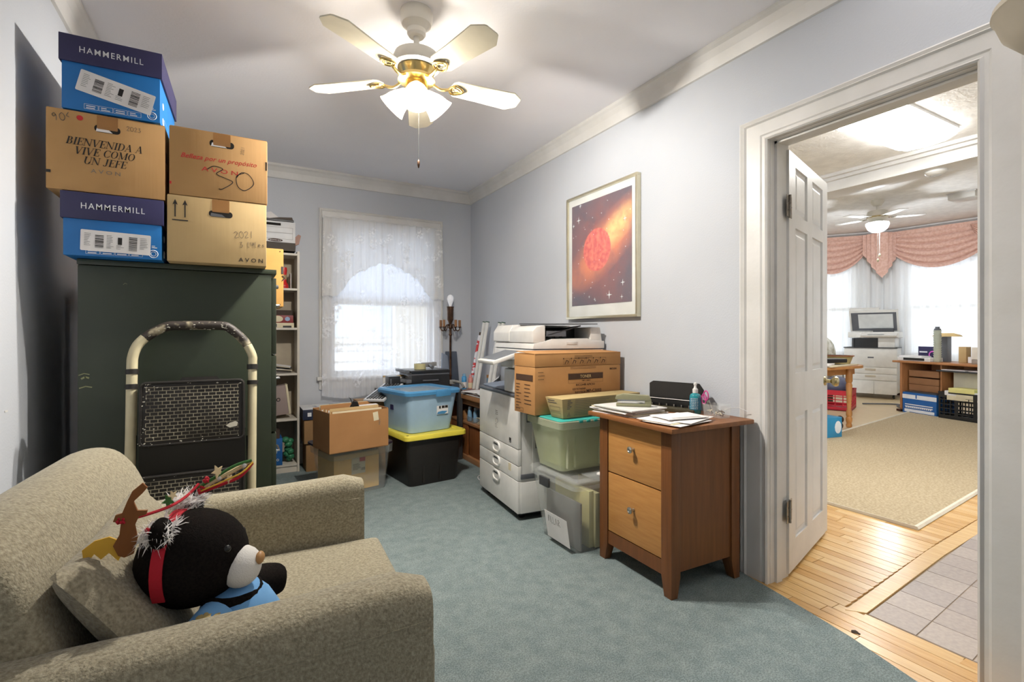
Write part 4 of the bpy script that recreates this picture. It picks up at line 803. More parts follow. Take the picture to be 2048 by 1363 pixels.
l = obj('label', box(B(), .03, -.2275, .125, .135, -.225, .195), m_paper, t, 'white and blue product label', mx=TR(0, .012, 0)); bm = B(); box(bm, .05, -.23, .17, .065, -.2277, .19); box(bm, .075, -.23, .172, .1, -.2277, .19); box(bm, .105, -.23, .172, .13, -.2277, .19); obj('print', bm, m_ink, l, mx=TR(0, .012, 0)); obj('print', prism(B(), [(.03, .128), (.1, .126), (.13, .145), (.08, .15), (.04, .145)], 0, .0006, TR(0, -.2156, 0, rx=90)), m_bl, l)
obj('sticker', box(B(), -.2275, .02, .16, -.225, .07, .2), m_navy, t, mx=TR(.01, 0, 0))
# ================================================================ low table under the window and what stands on it
t = thing('low_table', 'small dark table under the back window', 'table', (1.13, 4.18, .006)); obj('table_top', box(B(), 0, 0, .61, .68, .50, .64), m_dgrey, t, bev=.003)
for x in (0, .64): 
    for y in (0, .46): obj('leg', box(B(), x, y, 0, x+.04, y+.04, .61), m_dgrey, t)
PZ = .647
t = thing('desktop_printer', 'black desktop printer on the low table under the window', 'printer', (1.35, 4.24, PZ), 2); m_bpr = M('satin_black_plastic', (34, 35, 38), .3)
obj('body', box(B(), 0, 0, 0, .36, .34, .14), m_bpr, t, bev=.006); obj('scanner_lid', box(B(), -.01, -.01, .155, .365, .34, .18), m_bpr, t, bev=.004); obj('lid_gap', box(B(), .0, .0, .14, .355, .335, .156), m_grey, t)
obj('control_panel', box(B(), -.05, .0, .07, .0, .30, .10), m_grey, t, bev=.004, mx=TR(0, 0, .0)); obj('front_tray', box(B(), -.045, .02, .16, -.012, .32, .185), m_grey, t, bev=.003); obj('label_strip', box(B(), .1, -.012, .085, .25, -.001, .095), m_grey, t)
t = thing('tape_gun', 'tape dispenser gun with clear roll lying on the black printer', 'tape dispenser', (1.50, 4.36, PZ+.181), -10)
obj('tape_roll', lathe(B(), [(.038, 0), (.055, 0), (.055, .05), (.038, .05)], 24, TR(-.03, .02, .002), cap=False), M('clear_yellow_tape', (206, 198, 150), .3), t, sm=40); obj('frame', box(B(), -.02, -.01, .02, .10, .03, .062), M('grey_tool', (132, 130, 128), .5), t, bev=.006)
obj('handle', tube(B(), [(.05, 0, .04), (.06, -.05, .03), (.065, -.09, .02)], .016, 10), m_grey, t, sm=True); obj('blade_guard', box(B(), .085, -.01, .03, .12, .05, .066), _M['grey_tool'], t, bev=.004)
t = thing('keyboard', 'white and black keyboard tilted behind the open carton', 'keyboard', (.87, 3.96, .622), -38); t.rotation_euler[0] = R(12)
obj('case', box(B(), 0, 0, 0, .17, .42, .018), m_white2, t, bev=.004); bm = B()
for i in range(6):
    for j in range(15): box(bm, .020+i*.024, .017+j*.026, .018, .035+i*.024, .034+j*.026, .024)
obj('keys', bm, m_black, t, kind='stuff')
t = thing('printer_feeder', 'dark printer part propped left of the blue-lidded bin', 'printer part', (1.14, 4.21, PZ), 0); obj('body', box(B(), 0, 0, 0, .10, .12, .14), m_bpr, t, bev=.004); obj('paper_guide', box(B(), .01, -.01, .05, .02, 0, .12), m_grey, t)
t = thing('letter_tray', 'pale letter tray standing against the window sill', 'tray', (1.15, 4.45, PZ), 3); bm = B(); box(bm, 0, 0, 0, .22, .015, .13); obj('tray_body', bm, m_white, t, bev=.003); obj('rim', box(B(), .0, -.006, .118, .22, .0, .13), m_card3, t)
tag(obj('support_stack', box(B(), 0, 0, 0, .20, .28, .60), m_cs, bev=.003), 'tall brown carton hidden behind the open carton under keyboard', 'box', loc=(.86, 4.02, .006), rz=0)
t = thing('grey_cable', 'bundle of grey cable and plugs right of the black printer', 'cable', (1.74, 4.32, PZ)); obj('cord', tube(B(), smooth_pts([(0, .1, .03), (.04, 0, .06), (.09, -.05, .05), (.10, -.1, .01)], 6), .012, 8), M('grey_cord', (140, 138, 134), .5), t, sm=True); obj('plug', box(B(), .0, .0, .035, .06, .03, .075), _M['grey_cord'], t, bev=.006)
# ---- corner lamp
t = thing('floor_lamp', 'bronze candelabra floor lamp without shade in the back corner', 'lamp', (1.86, 4.60, .03))
obj('base', lathe(B(), [(.11, -.024), (.11, .01), (.07, .03), (.025, .05), (.014, .08)], 24), m_bronze, t, sm=40)
obj('pole', lathe(B(), [(.011, .05), (.011, .70), (.016, .71), (.011, .73), (.010, 1.10), (.018, 1.115), (.012, 1.13), (.012, 1.17), (.024, 1.185), (.018, 1.2), (.014, 1.23), (.02, 1.24), (.024, 1.26)], 14), m_bronze, t, sm=40)
obj('socket', lathe(B(), [(.022, 1.25), (.030, 1.262), (.030, 1.34), (.032, 1.36), (.032, 1.385), (.036, 1.388), (.036, 1.395), (.02, 1.396)], 18), m_bronze, t, sm=40)
for a in (-80, 0, 140, 210):
    mx = TR(0, 0, 0, rz=a); ar = obj('candle_arm', tube(B(), smooth_pts([(.01, 0, 1.20), (.035, 0, 1.215), (.06, 0, 1.165), (.085, 0, 1.155), (.1, 0, 1.175), (.1, 0, 1.19)], 5), .0055, 8, mx), m_bronze, t, sm=True)
    obj('candle_cup', lathe(B(), [(.008, 1.185), (.022, 1.19), (.012, 1.196)], 12, mx @ TR(.1)), m_bronze, ar, sm=40); obj('candle_sleeve', lathe(B(), [(.013, 1.195), (.013, 1.26), (.011, 1.262)], 12, mx @ TR(.1)), M('tan_sleeve', (140, 100, 66), .6), ar, sm=40)
obj('bulb', lathe(B(), [(.013, 1.39), (.015, 1.41), (.028, 1.445), (.034, 1.47), (.03, 1.495), (.016, 1.51), (.002, 1.514)], 18), M('white_bulb', (236, 236, 240), .2, emit=.12), t, sm=True)
t = thing('portfolio', 'blue grey portfolio cases leaning against the back wall by lamp', 'portfolio', (1.80, 4.70, .006)); m_pf = M('slate_cloth', (78, 86, 100), .8, c2=(66, 74, 88), vs=8)
obj('case', prism(B(), [(.08, 0), (.24, 0), (.16, .97), (.04, .97)], 0, .03, TR(rx=90)), m_pf, t, bev=.006); obj('sleeve', prism(B(), [(0, 0), (.15, 0), (.05, .93), (-.01, .96), (-.02, .7)], .035, .06, TR(rx=90)), M('grey_blue_film', (128, 138, 154), .4), t, bev=.006)
# ================================================================ low oak cabinet by the right wall
m_oak = wood('oak_veneer', (158, 100, 56), (136, 82, 44), st=(1, 26, 2)); m_oakt = wood('oak_top', (176, 128, 88), (158, 110, 72), st=(10, 1, 1))
cr = thing('oak_cabinet', 'low oak cabinet with open shelf and sliding doors by right wall', 'cabinet', (1.83, 3.30, .006)); cw, cd_, chh = .30, 1.24, .56
m_oakv = wood('oak_door', (150, 92, 50), (128, 76, 40), st=(20, 20, 1.2))
obj('cabinet_top', box(B(), -.035, -.02, chh, cw, cd_+.02, chh+.042), m_oakt, cr, bev=.006); obj('side_panel', box(B(), 0, 0, 0, cw, .02, chh), m_oakv, cr); obj('side_panel', box(B(), 0, cd_-.02, 0, cw, cd_, chh), m_oakv, cr)
obj('shelf', box(B(), .0, .02, .325, cw, cd_-.02, .345), m_oakt, cr, bev=.002); obj('bottom_panel', box(B(), -.01, .0, 0, cw, cd_, .045), m_oakt, cr, bev=.002); obj('back_panel', box(B(), cw-.01, .02, .04, cw, cd_-.02, chh), m_oakv, cr); obj('apron', box(B(), .0, .02, chh-.055, .015, cd_-.02, chh), m_oakt, cr)
for i in range(3): obj('door', box(B(), .006+(i % 2)*.012, .022+i*.4, .047, .016+(i % 2)*.012, .022+i*.4+.396, .323), m_oakv, cr, bev=.001)
CT = .608
m_pad = M('mauve_desk_pad', (134, 104, 98), .7); t = thing('desk_pad', 'mauve desk blotters with pale edges on the oak cabinet', 'desk pad', (1.80, 3.42, CT+.0)); 
for i in range(2): obj('blotter', box(B(), i*.02, 0, i*.014, .24+i*.02, .85, i*.014+.011), m_pad, t, bev=.003); obj('edge', box(B(), -.006+i*.02, 0, i*.014+.002, .0+i*.02, .86, i*.014+.009), m_white, t)
for i, (x, y, rz, ti) in enumerate(((1.90, 4.0, 20, 0), (1.88, 3.75, -15, 0), (1.95, 3.85, 40, 0), (1.93, 3.55, 5, 0))): tag(obj('paper_sheet', box(B(), -.10, -.14, 0, .10, .14, .002), m_paper), ('white paper sheet on the far end of desk pad', 'white paper sheet in the middle of desk pad', 'white paper sheet overlapping others near the wall', 'white paper sheet near the copier on desk pad')[i], 'paper', loc=(x, y, CT+.027+i*.003), rz=rz)
tag(obj('magazine', box(B(), -.10, -.14, 0, .10, .14, .006), M('glossy_grey_print', (140, 142, 150), .3, c2=(220, 220, 222), vs=14), bev=.001, mx=TR(ry=-38)), 'grey magazine propped up on the oak cabinet', 'magazine', loc=(2.02, 4.02, CT+.10), rz=-30)
tag(obj('magazine', box(B(), -.09, -.12, 0, .09, .12, .006), m_dgrey, bev=.001, mx=TR(ry=-25)), 'dark folded flyer behind the propped magazine', 'magazine', loc=(2.02, 3.75, CT+.075), rz=-10)
t = thing('paper_carton_small', 'small tan box behind papers on the oak cabinet', 'box', (2.03, 3.65, CT+.03)); obj('body', box(B(), 0, 0, 0, .09, .12, .10), m_card3, t, bev=.002)
tag(obj('green_card', box(B(), 0, 0, 0, .03, .01, .035), M('green_card', (96, 160, 110), .6)), 'small green card at the edge of the oak cabinet', 'card', loc=(1.83, 3.44, CT+.027))
def bottle(name, label, loc, r, h, mat, capm, group=None, neck=.4):
    t = thing(name, label, 'bottle', loc, 0, group); obj('body', lathe(B(), [(r*.9, 0), (r, .004), (r, h*.62), (r*.8, h*.74), (r*neck, h*.8), (r*neck, h*.84)], 16), mat, t, sm=50); obj('cap', lathe(B(), [(r*neck*1.2, h*.82), (r*neck*1.2, h*.97), (r*neck*.9, h)], 12), capm, t, sm=40); return t
m_sb = M('pale_blue_liquid', (130, 170, 200), .2); m_cl = M('translucent_cap', (200, 212, 222), .3)
tr = thing('bottle_tray', 'small clear tray holding three blue bottles on the open shelf', 'tray', (1.845, 4.02, .352)); obj('tray_body', binshell(.10, .16, .11, .17, .05, .01), m_frost, tr, mx=TR(.055, .08, 0))
for i, (x, y, l) in enumerate(((1.87, 4.15, 'pale blue bottle at the far end of the clear tray'), (1.885, 4.06, 'pale blue bottle at the near end of the clear tray'), (1.93, 4.10, 'pale blue bottle at the back of the clear tray'))): bottle('bottle', l, (x, y, .358), .021, .13, m_sb, m_cl, 'bottles in the clear tray', .6)
t = thing('small_carton', 'small brown carton at the far end of the open shelf', 'box', (1.86, 4.30, .352)); obj('body', box(B(), 0, 0, 0, .12, .10, .08), m_oc, t, bev=.002)
t = thing('cable_bundle', 'tangle of white cables and adapters on the open shelf', 'cables', (1.88, 3.80, .352)); rnd = random.Random(5)
for k in range(6):
    pts = [(rnd.uniform(-.05, .12), rnd.uniform(-.16, .14), .012+rnd.uniform(0, .10)) for _ in range(7)]; obj('cord', tube(B(), smooth_pts(pts, 6), .004, 6), m_paper2 if k % 3 else m_white, t, sm=True)
obj('adapter', box(B(), .02, -.05, .0, .09, .05, .05), M('dull_blue_plastic', (70, 96, 140), .4), t, bev=.01); obj('adapter', box(B(), .08, -.1, .0, .14, .08, .11), m_white2, t, bev=.006)
for i, (x, y, h, c) in enumerate(((1.93, 4.42, .16, (60, 140, 190)), (1.98, 4.38, .15, (196, 130, 120)), (2.06, 4.42, .12, (80, 80, 96)))):
    t = thing('spray_can', ('blue bottle at back of oak cabinet by the corner', 'pink and cream bottle at back of oak cabinet', 'dark short jar at back of oak cabinet')[i], 'bottle', (x, y, CT)); obj('body', lathe(B(), [(.022, 0), (.024, .004), (.024, h*.8), (.012, h*.88)], 16), M('can_%d' % i, c, .4), t, sm=50); obj('cap', lathe(B(), [(.016, h*.86), (.016, h*.98), (.01, h)], 12), (m_sb, M('pink_cap', (210, 150, 150), .4), m_paper2)[i], t, sm=40); obj('label', lathe(B(), [(.0245, h*.15), (.0245, h*.5)], 16, cap=False), (m_paper, m_paper2, m_white)[i], t, sm=50)
# tubes leaning on the right wall
def leaner(name, label, cat, a, b, r, mat, capm, grp=None):
    t = thing(name, label, cat, (0, 0, 0), 0, grp); a, b = Vector(a), Vector(b); obj('tube_body', tube(B(), [a, b], r, 12), mat, t, sm=True); d = (b-a).normalized(); obj('end_cap', tube(B(), [b, b+d*.008], r*1.08, 12), capm, t, sm=40); return t
m_gcap = M('dark_green_cap', (26, 72, 48), .5)
for i, (x, y) in enumerate(((2.035, 4.26), (2.035, 4.19), (2.055, 3.98), (2.055, 3.91))): leaner('fluorescent_tube', 'white tube with green end cap leaning in the corner, %s' % ('farthest of four', 'second from the corner', 'third from the corner', 'nearest of four')[i], 'tube', (x-.06, y+.04+.02*(i > 1), CT), (x+.03, y-.01, 1.262-.012*(i > 1)), .017, m_white, m_gcap)
t = thing('wrapping_paper_roll', 'red and white patterned roll leaning in the corner', 'roll', (0, 0, 0)); obj('roll', tube(B(), [(2.0, 4.44, CT), (2.08, 4.38, 1.14)], .016, 12), M('patterned_roll', (200, 60, 64), .5, c2=(220, 220, 228), vs=26, st=(.4, .4, 1), rlo=.48, rhi=.52), t, sm=True); obj('roll_core', tube(B(), [(2.08, 4.38, 1.14), (2.082, 4.378, 1.17)], .008, 8), m_bronze, t)
t = thing('blue_packet', 'blue and brown packet between the leaning tubes', 'packet', (2.06, 4.10, CT)); obj('body', box(B(), 0, 0, 0, .05, .09, .13), M('dusty_blue', (92, 136, 168), .6), t, bev=.003); obj('top', box(B(), .0, .0, .131, .05, .09, .16), m_oc, t)
tag(obj('power_cord', tube(B(), smooth_pts([(1.80, 3.42, .012), (1.70, 3.40, .012), (1.66, 3.50, .012), (1.70, 3.60, .012), (1.78, 3.60, .012), (1.81, 3.66, .012)], 6), .005, 6), m_white2, sm=True), 'white cord looped on the carpet beside the copier', 'cord')
# ================================================================ framed poster
m_gold = M('champagne_gold', (222, 214, 188), .3, .8)
po = thing('framed_poster', 'champagne framed space poster with orange nebula and red sun on right wall', 'picture', (2.128, 2.245, 1.258)); pw, ph = .735, .876
for a in ((0, 0, pw, .016), (0, ph-.016, pw, ph), (0, .016, .016, ph-.016), (pw-.016, .016, pw, ph-.016)): obj('frame', box(B(), -.012, a[0], a[1], .020, a[2], a[3]), m_gold, po, bev=.002)
obj('mat', box(B(), .004, .012, .012, .008, pw-.012, ph-.012), M('poster_margin', (224, 222, 216), .6), po)
m = bpy.data.materials.new('nebula_print'); m.use_nodes = True; n = m.node_tree.nodes; L = m.node_tree.links; b = n['Principled BSDF']; b.inputs['Roughness'].default_value = .5
tc = n.new('ShaderNodeTexCoord')
def V(*a): return n.new(a[0])
def blob(cy, cz, sy, sz, rot, scale_noise=0):
    mp = n.new('ShaderNodeMapping'); mp.vector_type = 'TEXTURE'; mp.inputs['Location'].default_value = (0, cy, cz); mp.inputs['Rotation'].default_value = (R(rot), 0, 0); mp.inputs['Scale'].default_value = (1, sy, sz); L.new(tc.outputs['Object'], mp.inputs[0])
    g = n.new('ShaderNodeTexGradient'); g.gradient_type = 'SPHERICAL'; L.new(mp.outputs[0], g.inputs[0]); return g.outputs[1]
def mixc(f, a, c):
    x = n.new('ShaderNodeMix'); x.data_type = 'RGBA'; L.new(f, x.inputs[0]); L.new(a, x.inputs[6]) if not isinstance(a, tuple) else None
    if isinstance(a, tuple): x.inputs[6].default_value = a
    if isinstance(c, tuple): x.inputs[7].default_value = c
    else: L.new(c, x.inputs[7])
    return x.outputs[2]
def rng(v, a, b_, c=0, d=1):
    x = n.new('ShaderNodeMapRange'); x.inputs[1].default_value = a; x.inputs[2].default_value = b_; x.inputs[3].default_value = c; x.inputs[4].default_value = d; L.new(v, x.inputs[0]); return x.outputs[0]
def noise(s, det=4):
    x = n.new('ShaderNodeTexNoise'); x.inputs['Scale'].default_value = s; x.inputs['Detail'].default_value = det; L.new(tc.outputs['Object'], x.inputs[0]); return x.outputs[0]
def mul(a, c):
    x = n.new('ShaderNodeMath'); x.operation = 'MULTIPLY'; L.new(a, x.inputs[0]); L.new(c, x.inputs[1]); return x.outputs[0]
base = mixc(rng(noise(5), .35, .65), lin((48, 40, 66)), lin((92, 50, 62)))
base = mixc(mul(rng(blob(.37, .46, .40, .42, 0), 0, .8), rng(noise(7), .2, .5)), base, lin((150, 56, 42)))
base = mixc(mul(rng(blob(.32, .48, .62, .19, 148), .05, .7), rng(noise(9), .15, .55)), base, lin((226, 120, 62)))
base = mixc(mul(rng(blob(.20, .58, .30, .12, 148), .1, .8), rng(noise(14), .2, .55)), base, lin((248, 200, 120)))
disc = blob(.40, .465, .15, .15, 0); dm = rng(disc, .02, .06); dc = mixc(rng(noise(30), .4, .65), lin((206, 58, 48)), lin((236, 110, 80))); base = mixc(dm, base, dc)
v = n.new('ShaderNodeTexVoronoi'); v.inputs['Scale'].default_value = 26; L.new(tc.outputs['Object'], v.inputs[0]); base = mixc(rng(v.outputs[0], .05, .10, 1, 0), base, lin((236, 232, 240)))
L.new(base, b.inputs['Base Color'])
obj('poster_print', box(B(), .001, .060, .095, .0035, pw-.055, ph-.065), m, po); bm = B()
for (y, z, s) in ((.12, .62, .02), (.60, .70, .026), (.66, .67, .016), (.14, .22, .022), (.27, .15, .030), (.42, .13, .014), (.58, .80, .018), (.15, .13, .016), (.48, .15, .012)):
    prism(bm, [((s if k % 2 == 0 else s*.18)*cos(k*pi/4), (s if k % 2 == 0 else s*.18)*sin(k*pi/4)) for k in range(8)], 0, .0004, TR(.0008, y, z, rx=90, rz=-90)); prism(bm, [(s*.26*cos(k*pi/5), s*.26*sin(k*pi/5)) for k in range(10)], 0, .0006, TR(.0008, y, z, rx=90, rz=-90))
obj('printed_star', bm, m_wink, po)
obj('glass', box(B(), -.003, .014, .014, -.001, pw-.014, ph-.014), M('picture_glass', (240, 246, 250), .05, alpha=.07), po)
# ================================================================ copier
m_cop = M('copier_white', (222, 220, 216), .42); m_cop2 = M('copier_side', (212, 210, 206), .45); m_trd = M('copier_tray_grey', (92, 95, 102), .4)
cp = thing('photocopier', 'tall white office photocopier on casters against the right wall', 'copier', (1.50, 2.62, .006), -4.8); cw, cy = .615, .66
obj('body', box(B(), .012, 0.004, .06, cw, cy, .765), m_cop2, cp, bev=.004)
for i, (z0, z1) in enumerate(((.045, .241), (.246, .334), (.339, .435))):
    d = obj('drawer', box(B(), 0, 0, z0, .025, cy, z1), m_cop, cp, bev=.003); hz = (.200, .300, .392)[i]; hy = .335; bm = B()
    ringp = [(0, -.055), (0, .055)]; pr = rr(.125, .074, .034, 5)
    obj('handle', loft(B(), [[(-.0005, hy+a, hz+b_*1.0) for a, b_ in pr], [(-.010, hy+a*.96, hz+b_*.94) for a, b_ in pr], [(-.010, hy+a*.80, hz+b_*.72) for a, b_ in pr], [(-.002, hy+a*.76, hz+b_*.68) for a, b_ in pr]], cap='t'), m_cop, d, sm=40)
    obj('handle_recess', prism(B(), [(x, y) for x, y in rr(.09, .038, .018, 4)], 0, .001, TR(-.0026, hy, hz+.003, rx=90, rz=-90)), m_dgrey if i == 9 else m_cop2, d); obj('grip_shadow_lip', prism(B(), [(x, y) for x, y in rr(.080, .009, .004, 3)], 0, .001, TR(-.004, hy, hz+.016, rx=90, rz=-90)), m_trd, d)
d = obj('front_door', box(B(), 0, 0, .44, .025, cy, .752), m_cop, cp, bev=.004); u = TR(-.0006, 0, 0, rx=90, rz=-90); bm = B()
lines(bm, -.36, .63, .05, 3, .012, .003, u, 5); ring2d(bm, -.335, .565, .016, .0008, u); lines(bm, -.365, .54, .06, 3, .01, .002, u, 7); obj('print', bm, m_gink, d); obj('sticker', box(B(), -.0012, .10, .462, 0, .128, .492), m_ink, d, 'small black energy sticker'); text('star', .018, .006, TR(-.0018, .114, .47, rx=90, rz=-90), m_wink, d)
obj('sticker', box(B(), -.0012, .10, .285, 0, .14, .33), m_paper2, cp)
obj('deck', box(B(), -.004, -.004, .753, cw*.6, cy, .772), m_trd, cp, bev=.005)
obj('paper_output_tray', prism(B(), [(.02, .0), (.40, .0), (.40, .05), (.02, .012)], .24, .64, Matrix(((1, 0, 0, 0), (0, 0, 1, 0), (0, 1, 0, .773), (0, 0, 0, 1)))), M('blue_grey_tray', (118, 130, 150), .4), cp, bev=.004)
obj('tower', box(B(), .005, 0, .774, .36, .225, .925), m_cop, cp, bev=.014, seg=4); obj('tower_cap', box(B(), .03, .01, .926, .36, .225, .938), m_trd, cp, bev=.003)
obj('rear_column', box(B(), .30, 0, .70, cw, cy, .99), m_cop2, cp, bev=.006)
obj('side_panel', box(B(), .10, -.006, .30, .36, .004, .765), m_cop2, cp, bev=.004); obj('side_panel', box(B(), .02, -.004, .045, cw, .004, .235), m_cop, cp, bev=.003); obj('rear_side_panel', box(B(), .375, -.008, .38, .60, .004, .72), m_cop2, cp, bev=.004)
bm = B(); [box(bm, .115, -.0075, .44+k*.0085, .145, -.005, .4445+k*.0085) for k in range(27)]; obj('vent_slats', bm, m_dgrey, cp, kind='stuff'); obj('side_handle', box(B(), .06, -.002, .60, .085, .004, .68), m_grey, cp, bev=.003); obj('lower_latch', box(B(), .02, -.006, .255, .13, .003, .285), m_grey, cp, bev=.003)
obj('scanner_bed', box(B(), .10, -.005, .975, cw+.01, cy-.04, 1.045), m_cop, cp, bev=.008, seg=3); obj('bed_gap', box(B(), .11, .0, 1.044, cw, cy-.05, 1.052), m_trd, cp)
# document feeder
obj('feeder_base', prism(B(), [(.10, 0), (.11, .035), (.17, .042), (.24, .062), (.50, .066), (.53, .05), (cw+.015, .048), (cw+.015, 0)], -.005, cy-.04, Matrix(((1, 0, 0, 0), (0, 0, 1, 0), (0, 1, 0, 1.052), (0, 0, 0, 1)))), m_cop, cp, bev=.003)
obj('feeder_grip', box(B(), .34, -.008, 1.078, .42, 0, 1.098), m_cop2, cp, bev=.003)
bm = B(); prof = [(.10, 1.09), (.10, 1.16), (.13, 1.205), (.17, 1.21), (.60, 1.205), (.60, 1.09)]; prism(bm, prof, .36, cy-.02, Matrix(((1, 0, 0, 0), (0, 0, 1, 0), (0, 1, 0, 0), (0, 0, 0, 1)))); obj('feeder_body', bm, m_cop, cp, bev=.01, seg=3)
bm = B(); prism(bm, [(.105, 1.09), (.105, 1.165), (.13, 1.19), (.17, 1.20), (.19, 1.20), (.19, 1.09)], .0, .36, Matrix(((1, 0, 0, 0), (0, 0, 1, 0), (0, 1, 0, 0), (0, 0, 0, 1)))); obj('feeder_cheek', bm, m_cop, cp, bev=.005)
bm = B(); prism(bm, [(.525, 1.09), (.525, 1.19), (.60, 1.19), (.615, 1.10), (.615, 1.09)], .0, .36, Matrix(((1, 0, 0, 0), (0, 0, 1, 0), (0, 1, 0, 0), (0, 0, 0, 1)))); obj('feeder_cheek', bm, m_cop, cp, bev=.005)
obj('feeder_cavity', box(B(), .19, .20, 1.10, .525, .355, 1.19), m_dgrey, cp); bm = B(); [box(bm, .2+k*.055, .19, 1.12, .23+k*.055, .2, 1.135) for k in range(5)]; obj('roller', bm, m_grey, cp)
obj('document_tray', loft(B(), [[(.18, -.01, 1.202), (.56, -.03, 1.208), (.56, .36, 1.215), (.18, .36, 1.212)], [(.18, -.01, 1.207), (.56, -.03, 1.213), (.56, .36, 1.222), (.18, .36, 1.219)]]), m_dgrey, cp)
obj('document_tray', loft(B(), [[(.21, .0, 1.135), (.45, .0, 1.195), (.45, .34, 1.17), (.21, .34, 1.125)], [(.21, .0, 1.142), (.45, .0, 1.202), (.45, .34, 1.178), (.21, .34, 1.133)]]), m_dgrey, cp, 'dark slanted inner document tray')
obj('tray_guide', box(B(), .20, .0, 1.13, .34, .008, 1.165), m_trd, cp, mx=TR(-.02, .01, .09, ry=0) @ TR(ry=-14) @ TR(0, 0, 0) if 0 else None)
pn = obj('control_panel', box(B(), -.11, -.13, -.012, .11, .13, .012), m_cop, cp, bev=.006, mx=TR(-.055, .14, 1.002, ry=-17)); obj('touch_screen', box(B(), -.085, -.115, .012, .09, .115, .0145), M('screen_grey', (112, 116, 122), .35), pn, mx=TR(-.055, .14, 1.002, ry=-17))
obj('panel_arm', box(B(), -.02, .03, .935, .12, .23, .985), m_cop2, cp, bev=.01, seg=3)
for x in (.05, .55):
    for y in (.06, .58): obj('caster', lathe(B(), [(.022, -.014), (.028, -.01), (.028, .01), (.022, .014)], 14, TR(x, y, .0285, rx=90)), m_black, cp, sm=40)
obj('underside', box(B(), .03, .02, .03, cw-.02, cy-.02, .06), m_black, cp)
# ================================================================ stack beside the copier
m_green_pl = M('pale_green_plastic', (226, 230, 204), .3, alpha=.42, trl=.25); m_teal = M('teal_lid', (56, 158, 148), .4)
def rbin(x0, x1, y0, y1, z, h, taper, mat, name, label, rz=0):
    t = thing(name, label, 'storage bin', ((x0+x1)/2, (y0+y1)/2, z), rz); w, d = x1-x0, y1-y0
    obj('bin_body', binshell(w-taper, d-taper, w, d, h, .03), mat, t, sm=50); return t, w, d
t, w, d = rbin(1.50, 2.08, 2.035, 2.46, .006, .36, .09, m_clear, 'clear_bin', 'clear latched storage bin full of papers on the carpet by copier')
obj('lid', loft(B(), [Q(w+.0, d+.0, .345, .03), Q(w+.03, d+.03, .35, .03), Q(w+.03, d+.03, .385, .03), Q(w, d, .395, .03), Q(w-.05, d-.05, .395, .03), Q(w-.06, d-.06, .375, .03), Q(w-.02, d-.02, .37, .03), Q(w, d, .34, .03)], cap=False), m_clear, t, sm=40); obj('lid_panel', box(B(), -w/2+.025, -d/2+.025, .374, w/2-.025, d/2-.025, .379), m_clear, t)
obj('latch', box(B(), -w/2-.026, .0, .31, -w/2-.010, .09, .36), m_dgrey, t, bev=.004); obj('tray', box(B(), -.18, -.19, .396, .1, -.12, .40), m_clear, t)
l = obj('label', box(B(), -.011, -.17, .03, -.010, .04, .18), m_paper, t, 'white paper sign with handwriting', mx=TR(-w/2+.03, .02, 0, ry=-9)); hand(l, [[(0, .4), (.1, .9), (0, 0), (.3, .9)], [(.5, 0), (.5, .9)], [(.7, .9), (.7, 0), (1, 0)], [(1.2, .9), (1.2, 0), (1.5, 0)], [(1.7, 0), (1.9, .9), (2.1, 0)], [(2.4, 0), (2.4, .9), (2.7, .6), (2.4, .4), (2.8, 0)]], .040, TR(-w/2+.0, .03, .120, rz=-90) @ TR(rx=90+9), .0026, m_gink)
for i, (dx, c, hh, dy) in enumerate(((-.175, (120, 118, 114), .25, .0), (-.15, (214, 206, 150), .30, .03), (-.12, (206, 196, 150), .29, .0), (.0, (214, 190, 140), .30, -.01))): tag(obj('file_folder', box(B(), 0, -.165, 0, .012 if i == 0 else .03, .155, hh), M('folder_%d' % i, c, .8), bev=.003), ('grey folder against the left side inside the clear bin', 'pale yellow folders behind the grey folder in clear bin', 'cream folders in the middle of the clear bin', 'buff folders toward the wall inside the clear bin')[i], 'folder', loc=(1.79+dx-.045*(i == 0)+.0, 2.25+dy*.5, .012))
t = thing('white_garment', 'crumpled cream papers bulging inside the clear bin', 'papers', (1.80, 2.115, .012)); bm = B(); rnd = random.Random(8)
for k in range(12): ell(bm, (rnd.uniform(-.14, .16), rnd.uniform(-.01, .03), .17+rnd.uniform(0, .12)), (rnd.uniform(.03, .07), .016, rnd.uniform(.02, .05)), None, 10, 6)
obj('paper_wad', bm, m_paper2, t, sm=True); tag(obj('black_bag', prism(B(), rr(.30, .03, .012, 3), 0, .10), m_dgrey), 'dark bag at the bottom front of the clear bin', 'bag', loc=(1.84, 2.10, .012))
tag(obj('white_strip', box(B(), 0, 0, 0, .16, .035, .012), m_paper, bev=.003), 'folded white paper strip lying on the clear bin lid', 'paper', loc=(1.68, 2.045, .403), rz=12)
t, w, d = rbin(1.50, 2.06, 2.17, 2.50, .403, .28, .085, m_green_pl, 'green_bin', 'pale green plastic bin with teal lid under the toner boxes')
for x in (-.22, -.17, 0, .12): obj('rib', box(B(), x, -d/2+.012, .02, x+.004, -d/2+.03, .26), m_green_pl, t)
obj('rim', loft(B(), [Q(w, d, .235, .03), Q(w+.02, d+.02, .24, .03), Q(w+.022, d+.022, .275, .03), Q(w, d, .28, .03)], cap=False), m_green_pl, t, sm=40); obj('lid', loft(B(), [Q(w-.01, d-.01, .276, .03), Q(w+.01, d+.01, .281, .03), Q(w-.01, d-.01, .286, .03)]), m_teal, t, sm=40); obj('contents', box(B(), -.2, -.1, .01, .22, .12, .22), M('lime_paper', (214, 216, 150), .8), t)
for k in range(5): obj('clip', box(B(), -.16+k*.05, -d/2-.013, .266, -.135+k*.05, -d/2+.0, .279), m_teal, t, bev=.003)
GZ = .692
